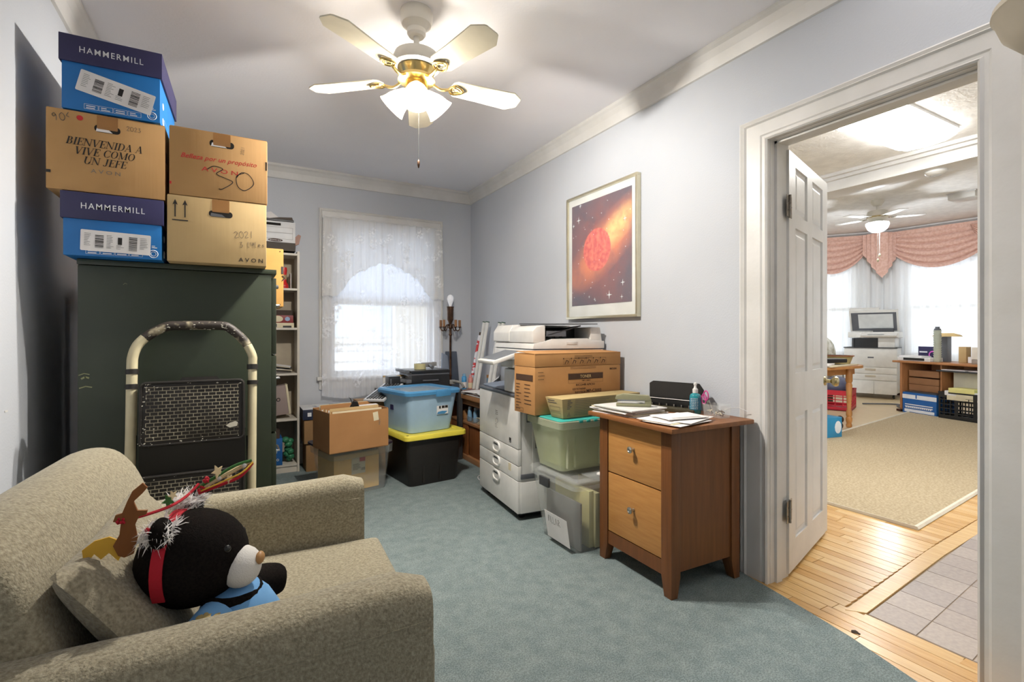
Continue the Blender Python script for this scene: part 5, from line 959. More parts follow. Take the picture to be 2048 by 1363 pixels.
tn = thing('toner_carton', 'large brown toner carton on the green bin beside the copier', 'box', (1.465, 2.365, GZ), 2); w, d, h = .645, .22, .345; m_tn = M('toner_board', (180, 132, 80), .85, bump=.04, bs=90, c2=(168, 120, 71), vs=5)
obj('body', box(B(), 0, 0, 0, w, d, h-.075), m_tn, tn, bev=.002); bm = B(); box(bm, -.001, -.001, h-.073, w+.001, .004, h); box(bm, -.001, .004, h-.073, .004, d, h-.004); box(bm, w-.004, .004, h-.073, w+.001, d, h); box(bm, 0, d-.004, h-.073, w, d, h); obj('upper_band', bm, m_tn, tn, bev=.001)
obj('top_flap', box(B(), 0, -.002, -.003, w, d*.92, 0), m_tn, tn, mx=TR(0, 0, h+.003, rx=3)); obj('inner_flap', box(B(), .0, .004, h-.02, w, d-.004, h-.016), m_cardin, tn); u = TR(0, -.0014, 0, rx=90); bm = B()
prism(bm, [(.235, .19), (.50, .19), (.50, .225), (.235, .225)], 0, .0003, u); obj('print_band', bm, m_bink, tn); text('TONER', .085, .019, TR(.365, -.0024, .2075, rx=90), m_card3, tn, bold=.008)
for s, x, z, ww, hh in (('<MP C3003>', .37, .182, .07, .008), ('RICOH® AFICIO', .365, .158, .145, .014), ('GESTETNER®', .315, .134, .10, .012), ('INFOTEC®', .325, .115, .08, .011), ('LANIER®', .335, .094, .065, .011), ('MP-C3003', .43, .119, .115, .019), ('MP-C3503', .43, .085, .115, .019)): text(s, ww, hh, TR(x, -.0012, z, rx=90), m_bink, tn, bold=.012)
text('RICOH', .055, .012, TR(.585, -.0012, .245, rx=90), m_bink, tn, bold=.03); bm = B(); frame2d(bm, .234, .17, .501, .228, .001, u); lines(bm, .25, .262, .2, 2, .008, .002, u, 2); lines(bm, .02, .24, .06, 3, .02, .0025, u, 3)
u3 = TR(0, -.0024, 0, rx=90); lines(bm, .28, h-.016, .15, 3, .008, .002, u3, 6)
for k in range(6):
    x = .20+k*.056; ringx = [(x, h-.064), (x+.045, h-.064), (x+.045, h-.034), (x+.035, h-.028), (x+.0, h-.028)]; frame2d(bm, x, h-.066, x+.045, h-.028, .0009, u3); ribbon(bm, [(x+.01, h-.06), (x+.02, h-.04), (x+.035, h-.045), (x+.03, h-.058)], .004, u3); prism(bm, [(x-.004, h-.033), (x+.003, h-.033), (x+.003, h-.026), (x-.004, h-.026)], 0, .0003, u3)
ub = TR(-.0012, 0, 0, rx=90, rz=-90); prism(bm, [(-.20, .19), (-.02, .19), (-.02, .225), (-.20, .225)], 0, .0003, ub); lines(bm, -.2, .165, .06, 9, .018, .003, ub, 9); lines(bm, -.11, .165, .08, 6, .022, .004, ub, 10); frame2d(bm, -.2, .01, -.12, .03, .001, ub)
obj('print', bm, m_bink, tn)
ln = thing('long_carton', 'long tan toner box lying in front of the toner carton', 'box', (1.525, 2.185, GZ), 4); m_ln = M('tan_board', (178, 158, 112), .85, bump=.04, bs=90, c2=(168, 148, 102), vs=5)
obj('body', loft(B(), [[(.02, .015, 0), (.60, .015, 0), (.60, .12, 0), (.02, .12, 0)], [(-.0, 0, .108), (.60, 0, .108), (.60, .15, .108), (-.0, .15, .108)]]), m_ln, ln, bev=.002); u = TR(0, .0, 0) @ TR(rx=90) ; bm = B(); ub = TR(0, .0, 0, rx=82) ; ub = Matrix.Translation((0, .0148, 0)) @ Matrix.Rotation(R(90+7.9), 4, 'X') @ Matrix.Translation((0, 0, .0006))
lines(bm, .10, .092, .40, 9, .0095, .0022, ub, 4); frame2d(bm, .095, .01, .58, .10, .0009, ub); [prism(bm, [(.045+.008*i, .012+.008*j), (.051+.008*i, .012+.008*j), (.048+.008*i, .019+.008*j)], 0, .0004, ub) for i, j in ((0, 0), (1, 0), (2, 0), (.5, 1), (1.5, 1), (1, 2))]; lines(bm, .04, .095, .035, 5, .011, .005, ub, 8)
obj('print', bm, m_gink, ln); bm = B(); ue = Matrix.Translation((.0195, 0, 0)) @ Matrix.Rotation(R(-90), 4, 'Z') @ Matrix.Rotation(R(90+10.5), 4, 'X') @ Matrix.Translation((0, 0, .0006)); lines(bm, -.13, .095, .1, 2, .012, .004, ue, 3); frame2d(bm, -.12, .04, -.03, .065, .0012, ue); frame2d(bm, -.12, .01, -.03, .032, .0012, ue); obj('print', bm, m_gink, ln)
# ================================================================ two-drawer cabinet
m_ck = wood('cherry_side', (118, 72, 36), (100, 60, 28), st=(24, 24, 1.3)); m_ckf = wood('light_cherry_front', (188, 136, 76), (172, 118, 62), st=(1, 2.2, 22), sc=3.2); m_ckt = wood('cherry_top', (140, 90, 50), (122, 76, 40), st=(14, 1.5, 1))
fc = thing('file_cabinet', 'two-drawer wooden file cabinet with papers on top by doorway', 'file cabinet', (1.635, 1.525, .006), -1.0); fw, fd, fh = .485, .435, .725   # fw along y, fd along x
obj('cabinet_top', prism(B(), [(-.048, -.05), (fd+.045, -.05), (fd+.045, fw+.045), (-.048, fw+.045)], fh, fh+.022), m_ckt, fc, bev=.006)
for (x, y) in ((0, 0), (0, fw-.058), (fd-.052, 0), (fd-.052, fw-.058)):
    bm = B(); fx = -1 if x == 0 else 1; fy = -1 if y == 0 else 1; R4 = lambda z, e: [(x+(e if fx > 0 else -.003), y+(e if fy > 0 else -.003), z), (x+.052-(e if fx < 0 else -.003), y+(e if fy > 0 else -.003), z), (x+.052-(e if fx < 0 else -.003), y+.058-(e if fy < 0 else -.003), z), (x+(e if fx > 0 else -.003), y+.058-(e if fy < 0 else -.003), z)]
    loft(bm, [R4(0, .018), R4(.085, .001), R4(.30, 0), R4(fh, 0)]); obj('post', bm, m_ck, fc, bev=.002)
obj('side_panel', box(B(), .052, .006, .105, fd-.052, .016, fh), m_ck, fc); obj('side_panel', box(B(), .052, fw-.016, .105, fd-.052, fw-.006, fh), m_ck, fc); obj('back_panel', box(B(), fd-.016, .058, .1, fd-.01, fw-.058, fh), m_ck, fc)
obj('bottom_rail', box(B(), .004, .058, .085, .02, fw-.058, .150), m_ck, fc)
for z0, z1 in ((.155, .448), (.454, .722)):
    d = obj('drawer', box(B(), .002, .061, z0, .022, fw-.061, z1), m_ckf, fc, bev=.002); obj('drawer_box', box(B(), .022, .07, z0+.02, fd-.03, fw-.07, z1-.03), m_card3, d)
    obj('knob', lathe(B(), [(.007, 0), (.006, .014), (.015, .02), (.016, .027), (.008, .031), (.006, .029)], 16, TR(.001, fw/2-.005, (.315 if z0 < .3 else .60), ry=-90)), M('brushed_nickel', (186, 184, 176), .28, .9), d, sm=40)
FZ = fh+.022+.0065
def pile(label, loc, rz, n, w, d, seed, dz=.0035, spread=.02):
    t = thing('paper_stack', label, 'papers', loc, rz); rnd = random.Random(seed); z = 0
    for i in range(n):
        h = dz*rnd.uniform(.6, 1.4); obj('sheet', box(B(), -w/2, -d/2, 0, w/2, d/2, h), rnd.choice((m_paper, m_paper, m_white, m_paper2)), t, mx=TR(rnd.uniform(-spread, spread), rnd.uniform(-spread, spread), z, rz=rnd.uniform(-6, 6))); z += h+.0003
    return t, z
t, zz = pile('stack of white papers under the stapler on file cabinet', (1.745, 1.905, FZ), 6, 8, .24, .27, 3, .004); 
t2 = thing('stapler', 'olive grey metal stapler on the paper stack', 'stapler', (1.735, 1.865, FZ+zz+.001), -42); m_stp = M('olive_grey_metal', (134, 132, 104), .4)
obj('base', box(B(), -.085, -.02, 0, .085, .02, .014), m_stp, t2, bev=.004); obj('magazine', box(B(), -.08, -.009, .020, .075, .009, .034), m_chrome, t2, bev=.002)
obj('arm', prism(B(), [(-.09, .034), (.07, .030), (.085, .038), (.075, .056), (-.05, .062), (-.085, .052)], -.017, .017, Matrix(((1, 0, 0, 0), (0, 0, 1, 0), (0, 1, 0, 0), (0, 0, 0, 1)))), m_stp, t2, bev=.004); obj('hinge_block', box(B(), .055, -.014, .012, .085, .014, .036), m_stp, t2)
pile('loose white printed sheets at the near edge of file cabinet', (1.76, 1.60, FZ), 12, 7, .25, .18, 5, .0018, .03)
tp = tag(obj('folded_sheet', box(B(), -.11, -.07, 0, .11, .07, .003), m_paper), 'folded white sheet with grey print topmost of the near papers', 'paper', loc=(1.77, 1.605, FZ+.021), rz=-8); bm = B(); lines(bm, -.08, -.045, .16, 2, .01, .003, TR(0, 0, .0032), 2); obj('lettering', bm, m_gink, tp)
hp = thing('hole_punch', 'open black three-hole punch at the back of file cabinet', 'hole punch', (1.975, 1.845, FZ), -72); m_bz = M('dark_olive_metal', (70, 64, 48), .4)
obj('base', box(B(), -.14, -.05, 0, .14, .05, .022), m_bz, hp, bev=.006); obj('punch_bar', box(B(), -.125, .0, .022, .125, .035, .062), m_black, hp, bev=.004); bm = B(); [lathe(bm, [(.004, 0), (.004, .014)], 8, TR(-.1+k*.04, -.008, .022)) for k in range(6)]; obj('punch_pin', bm, m_chrome, hp); obj('bar_rod', tube(B(), [(-.12, -.004, .06), (.12, -.004, .06)], .0018, 6), M('dull_steel', (150, 148, 142), .5, .8), hp)
obj('lever', prism(B(), [(-.135, 0), (.135, 0), (.15, .06), (.12, .095), (-.135, .095), (-.155, .08)], 0, .012, TR(0, .035, .055, rx=62)), M('matt_black', (26, 24, 22), .75, spec=.2), hp, bev=.006); bm = B(); [prism(bm, rr(.03, .006, .002, 2, x, y), -.0015, 0, TR(0, .035, .055, rx=62)) for x, y in ((-.1, .075), (-.07, .05), (0, .07), (.04, .05), (.1, .075), (.09, .04), (-.03, .055))]; obj('lever_slot', bm, m_bz, hp)
sb = thing('spray_bottle', 'teal liquid spray bottle with white pump on file cabinet', 'bottle', (2.005, 1.715, FZ)); m_tl = M('teal_liquid', (36, 132, 142), .12, coat=.5)
obj('bottle_body', lathe(B(), [(.024, 0), (.027, .004), (.027, .088), (.022, .098), (.012, .102), (.011, .108)], 20), m_tl, sb, sm=45); obj('pump', lathe(B(), [(.013, .104), (.013, .122), (.009, .126), (.006, .132), (.006, .142), (.008, .144), (.008, .152), (.004, .156)], 14), m_white, sb, sm=40)
bl_ = obj('label', lathe(B(), [(.0274, .02), (.0274, .08)], 20, cap=False), M('teal_label', (30, 112, 140), .4), sb, sm=45); bm = B()
for k in range(7):
    z = .028+k*.008; r = .0278
    for j in range(5):
        a = R(172+j*17+random.uniform(0, 4)); prism(bm, [(-.0028, -.001), (.0028, -.001), (.0028, .0015), (-.0028, .0015)], 0, .0003, TR(r*cos(a), r*sin(a), z) @ TR(rz=math.degrees(a)+90) @ TR(rx=90))
obj('lettering', bm, m_wink, bl_)
tr = thing('clip_tray', 'small clear plastic tray full of clips on file cabinet', 'tray', (2.02, 1.60, FZ)); obj('tray_body', binshell(.07, .10, .08, .11, .06, .008, .002), m_clear, tr); rnd = random.Random(3)
for k in range(14): tag(obj('binder_clip', tube(B(), [(rnd.uniform(-.012, .012), rnd.uniform(-.012, .012), 0), (rnd.uniform(-.012, .012), rnd.uniform(-.012, .012), .008), (rnd.uniform(-.012, .012), rnd.uniform(-.012, .012), .004)], .0026, 5), (m_chrome, m_bronze, m_paper2)[k % 3]), 'tiny metal clip lying inside the clear tray', 'clip', 'clips in the clear tray', loc=(2.02+rnd.uniform(-.02, .02), 1.60+rnd.uniform(-.035, .035), FZ+.006+.008*(k//5)))
sc_ = thing('scissors', 'pink-handled scissors standing in the clear tray', 'scissors', (2.02, 1.625, FZ+.012)); m_pk = M('pink_plastic', (196, 74, 140), .4)
for s in (0, 1): obj('handle', tube(B(), [(.0, .018+.014*cos(a)+s*.012+.02, .082+.024*sin(a)-s*.018) for a in [k*pi/7 for k in range(14)]], .0035, 6, closed=True), m_pk, sc_, sm=True); obj('blade', box(B(), -.001, -.005, 0, .001, .004, .065, TR(0, .0, 0, rx=-20-s*8)), m_chrome, sc_)
# wire up the rear: thin cord on the wall side of the cabinet
tag(obj('thin_wire', tube(B(), smooth_pts([(2.05, 1.58, FZ+.035), (2.09, 1.54, FZ+.045), (2.115, 1.50, FZ+.03)], 5), .0015, 5), m_wink), 'thin pale wire trailing from the clear tray to casing', 'wire')
# ================================================================ lamp beside the camera, its shade enters the frame at the upper right
SLX, SLY = 1.72, .36
t = thing('standing_lamp', 'torchiere lamp whose beige bowl shade enters at upper right corner', 'lamp', (SLX, SLY, .006)); m_shd = M('beige_shade', (206, 196, 178), .8)
obj('base', lathe(B(), [(.13, 0), (.13, .015), (.03, .03), (.012, .06)], 28), m_bronze, t, sm=40); obj('pole', lathe(B(), [(.011, .05), (.011, 1.80)], 12), m_bronze, t, sm=True)
obj('lamp_shade', lathe(B(), [(.02, 1.83), (.06, 1.835), (.105, 1.85), (.135, 1.885), (.15, 1.93), (.155, 1.935), (.152, 1.95), (.146, 1.95), (.140, 1.93), (.115, 1.89), (.08, 1.862), (.02, 1.85)], 40), m_shd, t, sm=45); obj('finial', lathe(B(), [(.004, 1.80), (.012, 1.805), (.014, 1.82), (.006, 1.832)], 12), m_bronze, t, sm=True)

obj('bulb', lathe(B(), [(.012, 1.85), (.02, 1.88), (.03, 1.885), (.02, 1.892), (.003, 1.895)], 12), m_lit, t, sm=True)  # unseen glowing bulb added to go with the uplight
tl_ = light('torchiere_fill', 'SPOT', (SLX, SLY, .006+1.90), TOR_W, (1, .96, .9), .05, (pi, 0, 0)); tl_.data.spot_size = R(104); tl_.data.spot_blend = .6  # added uplight, fills the room off the ceiling; the lamp itself looks unlit
# ================================================================ the next room
Z2 = 3.12; m_w2 = M('cream_wall', (206, 203, 196), .8, c2=(200, 197, 190), vs=2); m_c2 = M('textured_ceiling', (238, 238, 238), .9, bump=.5, bs=45)
s5 = struct('ceiling_far', box(B(), 5.55, -3, Z2, OX1+1.2, 9, Z2+.1), m_c2); struct('ceiling_near', box(B(), XR+.12, -3, 2.76, 5.3, 9, 2.86), m_c2)
struct('trim_7', box(B(), 5.28, -3, 2.60, 5.56, 9, 2.90), m_trim, bev=.006); bm = B(); box(bm, 5.56, -3, 2.86, 5.60, 9, Z2+.1); box(bm, 5.20, -3, 2.73, 5.28, 9, 2.76); box(bm, 5.24, -3, 2.70, 5.28, 9, 2.73); struct('trim_8', bm, m_trim)
struct('wall_right_far', box(B(), XR+.12, -3.1, 0, OX1+1.2, -3, 3.3), m_w2); 
C0 = Vector((10.9, 4.94, 0)); d1 = Vector((.10, -1, 0)).normalized(); d2 = Vector((-.59, .81, 0)).normalized()
def wall_win(name, o, d, L_, wins, zs=(.75, 2.55), m=None):
    ang = math.degrees(atan2(d.y, d.x)); mx = Matrix.Translation(o) @ Matrix.Rotation(R(ang), 4, 'Z'); bm = B(); side = 1 if d is d1 else -1; y0, y1 = (0, .14) if side > 0 else (-.14, 0)
    x = 0
    for a, b_ in wins: box(bm, x, y0, 0, a, y1, 3.2, mx); box(bm, a, y0, 0, b_, y1, zs[0], mx); box(bm, a, y0, zs[1], b_, y1, 3.2, mx); x = b_
    box(bm, x, y0, 0, L_, y1, 3.2, mx); w = struct(name, bm, m_w2); i = 2
    for a, b_ in wins:
        bm = B(); f = .06; zz = (zs[0]+zs[1])/2
        box(bm, a, y0+.04, zs[0], a+f, y1-.04, zs[1], mx); box(bm, b_-f, y0+.04, zs[0], b_, y1-.04, zs[1], mx); box(bm, a, y0+.04, zs[0], b_, y1-.04, zs[0]+f, mx); box(bm, a, y0+.04, zs[1]-f, b_, y1-.04, zs[1], mx); box(bm, a, y0+.04, zz-.03, b_, y1-.04, zz+.03, mx)
        wn = obj('window_frame', bm, m_trim, w); obj('pane', box(B(), a+f, (y0+y1)/2-.002, zs[0]+f, b_-f, (y0+y1)/2+.002, zs[1]-f, mx), m_glass, wn)
    return mx
w1 = wall_win('wall_back_far', C0, d1, 7.4, ((.45, 1.75), (2.0, 3.3), (3.7, 4.9))); w2 = wall_win('wall_left_far', C0, d2, 3.2, ((.35, 1.45), (1.7, 2.8)))
e = C0+d2*3.2; struct('wall_side_far', box(B(), XR, 7.6, 0, e.x+.4, 7.72, 3.3), m_w2)
bm = B(); prism(bm, [(5.6, -3), (5.66, -3), (5.66, 9), (5.6, 9)], Z2-.06, Z2); struct('trim_9', bm, m_trim)
for nm, o, d, L_ in (('trim_10', C0, d1, 7.4), ('trim_11', C0, d2, 3.2)):
    s = 1 if d is d1 else -1; ang = math.degrees(atan2(d.y, d.x)); mx = Matrix.Translation(o) @ Matrix.Rotation(R(ang), 4, 'Z'); bm = B()
    loft(bm, [[(x, -s*p, Z2-z) for p, z in ((0, 0), (.16, 0), (.16, .02), (.10, .05), (.05, .11), (0, .13))] for x in (0, L_)], mx); struct(nm, bm, m_trim)
    bm = B(); loft(bm, [[(x, -s*p, z) for p, z in ((0, 0), (.02, 0), (.02, .14), (0, .15))] for x in (0, L_)], mx); struct('baseboard_far', bm, M('dark_baseboard', (96, 60, 44), .5))
# sheers
m_sheer = lace_mat('sheer_voile', (236, 236, 236), .96, 1, .97, .16)
def sheer(label, o, d, a, b_, off, folds):
    s = 1 if d is d1 else -1; ang = math.degrees(atan2(d.y, d.x)); t = thing('sheer_curtain', label, 'curtain', o, 0); t.rotation_euler = (0, 0, R(ang)); bm = B(); nx = int((b_-a)*60); rows = []
    for z in (3.0, 2.2, 1.4, .6, .05):
        row = []
        for i in range(nx+1):
            x = a+(b_-a)*i/nx; row.append(bm.verts.new((x, -s*off-s*.035*sin(x*folds+.6*sin(x*3.1))-s*.012*sin(x*folds*2.3), z)))
        rows.append(row)
    for p, q in zip(rows, rows[1:]):
        for i in range(nx): bm.faces.new((p[i], p[i+1], q[i+1], q[i]))
    obj('cloth', bm, m_sheer, t, sm=180); return t
sheer('long white sheer curtain on the wide window wall of the far room', C0, d1, .02, 5.6, .12, 42); sheer('long white sheer curtain on the angled window left of the far corner', C0, d2, .02, 2.9, .12, 42)
# valance: swags, tails and a central jabot
m_rose = M('dusty_rose_damask', (218, 180, 166), .8, c2=(208, 166, 150), vs=26, bump=.3, bs=60, st=(1, 1, 1), rlo=.45, rhi=.55)
m_rose.node_tree.nodes['Principled BSDF'].inputs['Sheen Weight'].default_value = .2
def swag_obj(par, x0, x1, ztop, drop, off, mxs, tilt=0, folds=5.5, nm='swag'):
    bm = B(); nx, nz = 30, 96; rows = []
    for j in range(nz+1):
        f = j/nz; row = []
        for i in range(nx+1):
            u = i/nx; arch = sin(pi*min(1, max(0, u+tilt*(u*(1-u)))))**.62
            z = ztop-(.02+drop*arch)*f; x = x0+(x1-x0)*(u)
            ph = (f*folds+.25*u) % 1; pleat = .085*(f**.2)*sqrt(max(0, 1-(2*ph-1)**2))*(.25+.75*arch)
            row.append(bm.verts.new((x, -(off+pleat+.04*arch*f), z)))
        rows.append(row)
    for p, q in zip(rows, rows[1:]):
        for i in range(nx): bm.faces.new((p[i], p[i+1], q[i+1], q[i]))
    return obj(nm, bm, m_rose, par, sm=180)
ZT = 3.0
def fr(o, d): # frame with +x along the wall and -y into the room
    n_ = Vector((0, 0, 1)).cross(d); s = 1 if n_.dot(Vector((-1, -.5, 0))) < 0 else -1
    return s
va = thing('swag_valance', 'dusty rose swagged valance across the far windows', 'valance', (0, 0, 0))
def place(o, org, dirv, flip):
    ang = atan2(dirv.y, dirv.x); m_ = Matrix.Translation(org) @ Matrix.Rotation(ang, 4, 'Z')
    if flip: m_ = m_ @ Matrix.Diagonal((1, -1, 1, 1))
    o.data.transform(m_)
for (x0, x1, dr, off) in ((.14, 1.85, .66, .22), (1.42, 3.1, .60, .30), (2.7, 4.4, .60, .22)):
    place(swag_obj(va, x0, x1, ZT, dr, off, None), C0, d1, False)
for (x0, x1, dr, off) in ((.14, 1.50, .66, .22), (1.15, 2.5, .62, .16)):
    place(swag_obj(va, x0, x1, ZT, dr, off, None), C0, d2, True)
place(obj('heading', box(B(), .0, -.26, ZT-.02, 5.4, -.12, ZT+.05), m_rose, va), C0, d1, False); place(obj('heading', box(B(), .0, -.26, ZT-.02, 2.9, -.12, ZT+.05), m_rose, va), C0, d2, True)
dm_ = Vector((-.85, -.52, 0)).normalized(); sd = Vector((.52, -.85, 0)).normalized()
for k, (x0, x1, z) in enumerate(((-.28, -.19, .44), (-.22, -.13, .56), (-.16, -.07, .68), (-.09, 0, .80), (0, .09, .80), (.07, .16, .68), (.13, .22, .56), (.19, .28, .44))):
    bm = B(); o = C0+dm_*(.34+.05*(k if k < 4 else 7-k)); s = 1 if k < 4 else -1; zi, zo = (ZT-z, ZT-z+.10); a, b_ = (x0, x1)
    za, zb = (zo, zi) if s > 0 else (zi, zo); P4 = [o+sd*a, o+sd*b_]
    loft(bm, [[(P4[0].x, P4[0].y, ZT+.04), (P4[1].x, P4[1].y, ZT+.04), (P4[1].x, P4[1].y, zb), (P4[0].x, P4[0].y, za)], [(P4[0].x+dm_.x*.02, P4[0].y+dm_.y*.02, ZT+.04), (P4[1].x+dm_.x*.02, P4[1].y+dm_.y*.02, ZT+.04), (P4[1].x+dm_.x*.02, P4[1].y+dm_.y*.02, zb), (P4[0].x+dm_.x*.02, P4[0].y+dm_.y*.02, za)]]); obj('jabot_fold', bm, m_rose, va)
# rug and mat
m_rug = M('beige_berber', (186, 170, 142), .95, c2=(160, 144, 116), vs=70, bump=.8, bs=160, spec=.1, rlo=.35, rhi=.65)
rug = thing('area_rug', 'large beige berber rug on the far room floor', 'rug', (0, 0, 0)); rp = [(3.49, 1.385), (8.9, 1.86), (8.9, 3.54), (5.85, 3.14), (3.49, 3.0)]; obj('pile', prism(B(), rp, .002, .012), m_rug, rug)
bm = B(); tube(bm, [(x, y, .008) for x, y in rp], .016, 6, closed=True); obj('binding', bm, M('cream_binding', (214, 206, 188), .8), rug)
# ceiling fixture
fl = thing('ceiling_light', 'long lit fluorescent ceiling fixture with curved diffuser in far room', 'ceiling light', (4.26, 1.87, 2.76)); m_dif = M('lit_diffuser', (255, 253, 248), .4, emit=14)
bm = B(); prf = [(-.21, -.02), (-.20, -.055), (-.13, -.085), (0, -.095), (.13, -.085), (.20, -.055), (.21, -.02)]; loft(bm, [[(x, y, z) for y, z in prf] for x in (-.62, -.60, .60, .62)]); obj('diffuser', bm, m_dif, fl, sm=50); obj('housing', box(B(), -.62, -.215, -.02, .62, .215, 0), m_white, fl); obj('end_clip', box(B(), .61, -.03, -.07, .625, .03, -.05), m_white2, fl)
light('tube_light', 'AREA', (4.26, 1.87, 2.655), TUBE_W, (1, .97, .92), 1.2, sy=.4)
sd_ = thing('smoke_detector', 'round white smoke detector under the ceiling beam', 'smoke detector', (5.42, 2.0, 2.60)); obj('body', lathe(B(), [(.08, 0), (.08, -.02), (.06, -.04), (.02, -.045)], 24), m_white, sd_, sm=40); bm = B(); [box(bm, .03*cos(a)-.002, .03*sin(a)-.01, -.046, .03*cos(a)+.002, .03*sin(a)+.01, -.038) for a in [k*pi/5 for k in range(10)]]; obj('vent', bm, m_white2, sd_)
cl2 = thing('square_light', 'small white ceiling fixture at the doorway edge in far room', 'ceiling light', (8.9, 2.95, Z2)); obj('body', box(B(), -.15, -.15, -.09, .15, .15, 0), m_white, cl2, bev=.01); obj('trim_ring', box(B(), -.16, -.16, -.015, .16, .16, 0), m_white2, cl2)
# far ceiling fan
f2 = thing('ceiling_fan', 'white ceiling fan with unlit bowl light in the far room', 'ceiling fan', (8.25, 3.745, Z2)); rp_ = lambda: None
obj('canopy', lathe(B(), [(.085, 0), (.085, -.03), (.05, -.08), (.015, -.09)], 20), m_canopy, f2, sm=35); obj('downrod', lathe(B(), [(.016, -.08), (.016, -.16)], 10), m_canopy, f2, sm=True); obj('motor_housing', lathe(B(), [(.05, -.15), (.12, -.16), (.13, -.20), (.13, -.26), (.10, -.29), (.06, -.30)], 24), m_canopy, f2, sm=35); obj('band', lathe(B(), [(.132, -.24), (.134, -.255), (.12, -.27)], 24, cap=False), m_knob, f2)
obj('bowl_light', lathe(B(), [(.14, -.33), (.145, -.36), (.12, -.42), (.07, -.46), (.01, -.475)], 24), M('opal_bowl', (236, 236, 232), .3, alpha=.62), f2, sm=40); obj('light_kit', lathe(B(), [(.06, -.29), (.06, -.32), (.14, -.33)], 20), m_canopy, f2, sm=35)
for k in range(5): a = 20+72*k; obj('blade', box(B(), .17, -.06, -.262, .56, .06, -.255), m_white, f2, bev=.002, mx=TR(rz=a) @ TR(rx=0)); obj('blade_bracket', box(B(), .10, -.02, -.262, .20, .02, -.256), m_knob, f2, mx=TR(rz=a))
for x, l in ((.02, .78), (-.03, .86)): c = obj('pull_chain', tube(B(), [(x, -.02, -.46), (x, -.02, -l)], .003, 5), m_white, f2); obj('chain_pull', lathe(B(), [(.004, 0), (.016, -.02), (.012, -.045), (.003, -.05)], 10, TR(x, -.02, -l)), m_paper2, c, sm=True)
# far copier
MX2 = 10.06; pc = thing('multifunction_printer', 'white office printer with raised scanner lid in the far corner', 'printer', (10.0, 4.66, 0), -74)  # local -y faces the doorway
m_p = M('off_white_plastic', (222, 220, 214), .4); W2, D2 = .78, .5
obj('body', box(B(), -W2/2, 0, .10, W2/2, D2, .90), m_p, pc, bev=.006)
def pdraw(n_, x0, x1, z0, z1):
    d = obj(n_, box(B(), x0, -.015, z0, x1, 0, z1), m_p, pc, bev=.004); return d
for n_, z0, z1 in (('upper_door', .56, .88), ('drawer', .44, .555), ('drawer', .325, .435)):
    d = pdraw(n_, -W2/2, W2/2, z0, z1)
    if n_ == 'drawer': obj('handle', box(B(), -.07, -.022, z1-.055, .09, -.014, z1-.02), m_card3 if 0 else M('beige_handle', (196, 186, 166), .5), d, bev=.006)
    else: obj('badge', box(B(), -.03, -.018, .72, .06, -.015, .745), m_grey, d, bev=.003)
for x0, x1 in ((-W2/2, .06), (.064, W2/2)): pdraw('lower_door', x0, x1, .08, .315)
obj('deck', box(B(), -W2/2-.01, -.02, .90, W2/2+.01, D2, .915), m_dgrey, pc); obj('output_cavity', box(B(), -.25, .02, .915, .12, D2, 1.08), m_black, pc); obj('column', box(B(), .12, 0, .915, .36, D2, 1.09), m_p, pc, bev=.004); obj('post', box(B(), -.27, .0, .915, -.24, D2, 1.08), m_dgrey, pc)
obj('scanner_body', box(B(), -.33, -.02, 1.09, .42, D2, 1.19), m_p, pc, bev=.008); obj('control_panel', prism(B(), [(0, 0), (-.10, .0), (-.12, .03), (0, .085)], -.12, .40, Matrix(((0, 0, 1, 0), (1, 0, 0, -.0), (0, 1, 0, 1.10), (0, 0, 0, 1)))), m_p, pc, bev=.004); obj('screen', box(B(), -.02, -.105, 1.145, .22, -.03, 1.15), M('screen_grey', (128, 132, 138), .15), pc, mx=TR(0, 0, 0) )
lid = obj('scanner_lid', box(B(), -.36, 0, 0, .38, .035, .42), m_p, pc, bev=.006, mx=TR(.0, .38, 1.20, rx=24)); lid = lid; obj('platen_cover', box(B(), -.33, -.006, .02, .35, 0, .38), m_grey, lid, mx=TR(0, .38, 1.20, rx=24)); obj('platen_pad', box(B(), -.22, -.010, .07, .30, -.005, .35), M('pad_white', (210, 211, 208), .6), lid, mx=TR(0, .38, 1.20, rx=24))
lid.data.transform(Matrix.Identity(4)); obj('feeder', box(B(), -.36, .035, .2, .1, .11, .44), m_p, lid, bev=.01, mx=TR(0, .38, 1.20, rx=24)); obj('hinge', box(B(), .0, .30, 1.18, .3, .40, 1.25), m_dgrey, pc)
for x in (-.34, .34): obj('caster', lathe(B(), [(.03, -.015), (.04, 0), (.03, .015)], 12, TR(x, .06, .042, ry=90)), m_black, pc, sm=40)
# far desk: front edge runs along d3
m_dk = wood('oak_desk', (176, 122, 78), (156, 104, 62), st=(2, 14, 2)); dk = thing('desk', 'long brown wooden desk under the far window', 'desk', (8.74, 3.70, 0), -110)
DL, DD = 2.2, .62
obj('desk_top', box(B(), -.06, -.03, .725, DL, DD, .755), m_dk, dk, bev=.008); obj('side_panel', box(B(), .04, .0, 0, .075, DD-.05, .725), m_dk, dk, bev=.004); obj('foot', box(B(), .02, -.04, 0, .095, DD, .03), m_bronze, dk); obj('side_panel', box(B(), DL-.1, .0, 0, DL-.07, DD-.05, .725), m_dk, dk); obj('back_panel', box(B(), .075, DD-.1, .25, DL-.1, DD-.08, .725), m_dk, dk)
obj('keyboard_shelf', box(B(), .60, -.02, .635, 1.75, .35, .655), m_dgrey, dk, bev=.003); obj('inner_shelf', box(B(), .12, .08, .30, .60, .40, .32), m_dk, dk); obj('inner_panel', box(B(), .60, .05, .28, .62, .42, .725), m_dk, dk)
dm = Matrix.Translation((8.74, 3.70, 0)) @ Matrix.Rotation(R(-110), 4, 'Z')
def od(x, y, z): return tuple(dm @ Vector((x, y, z)))
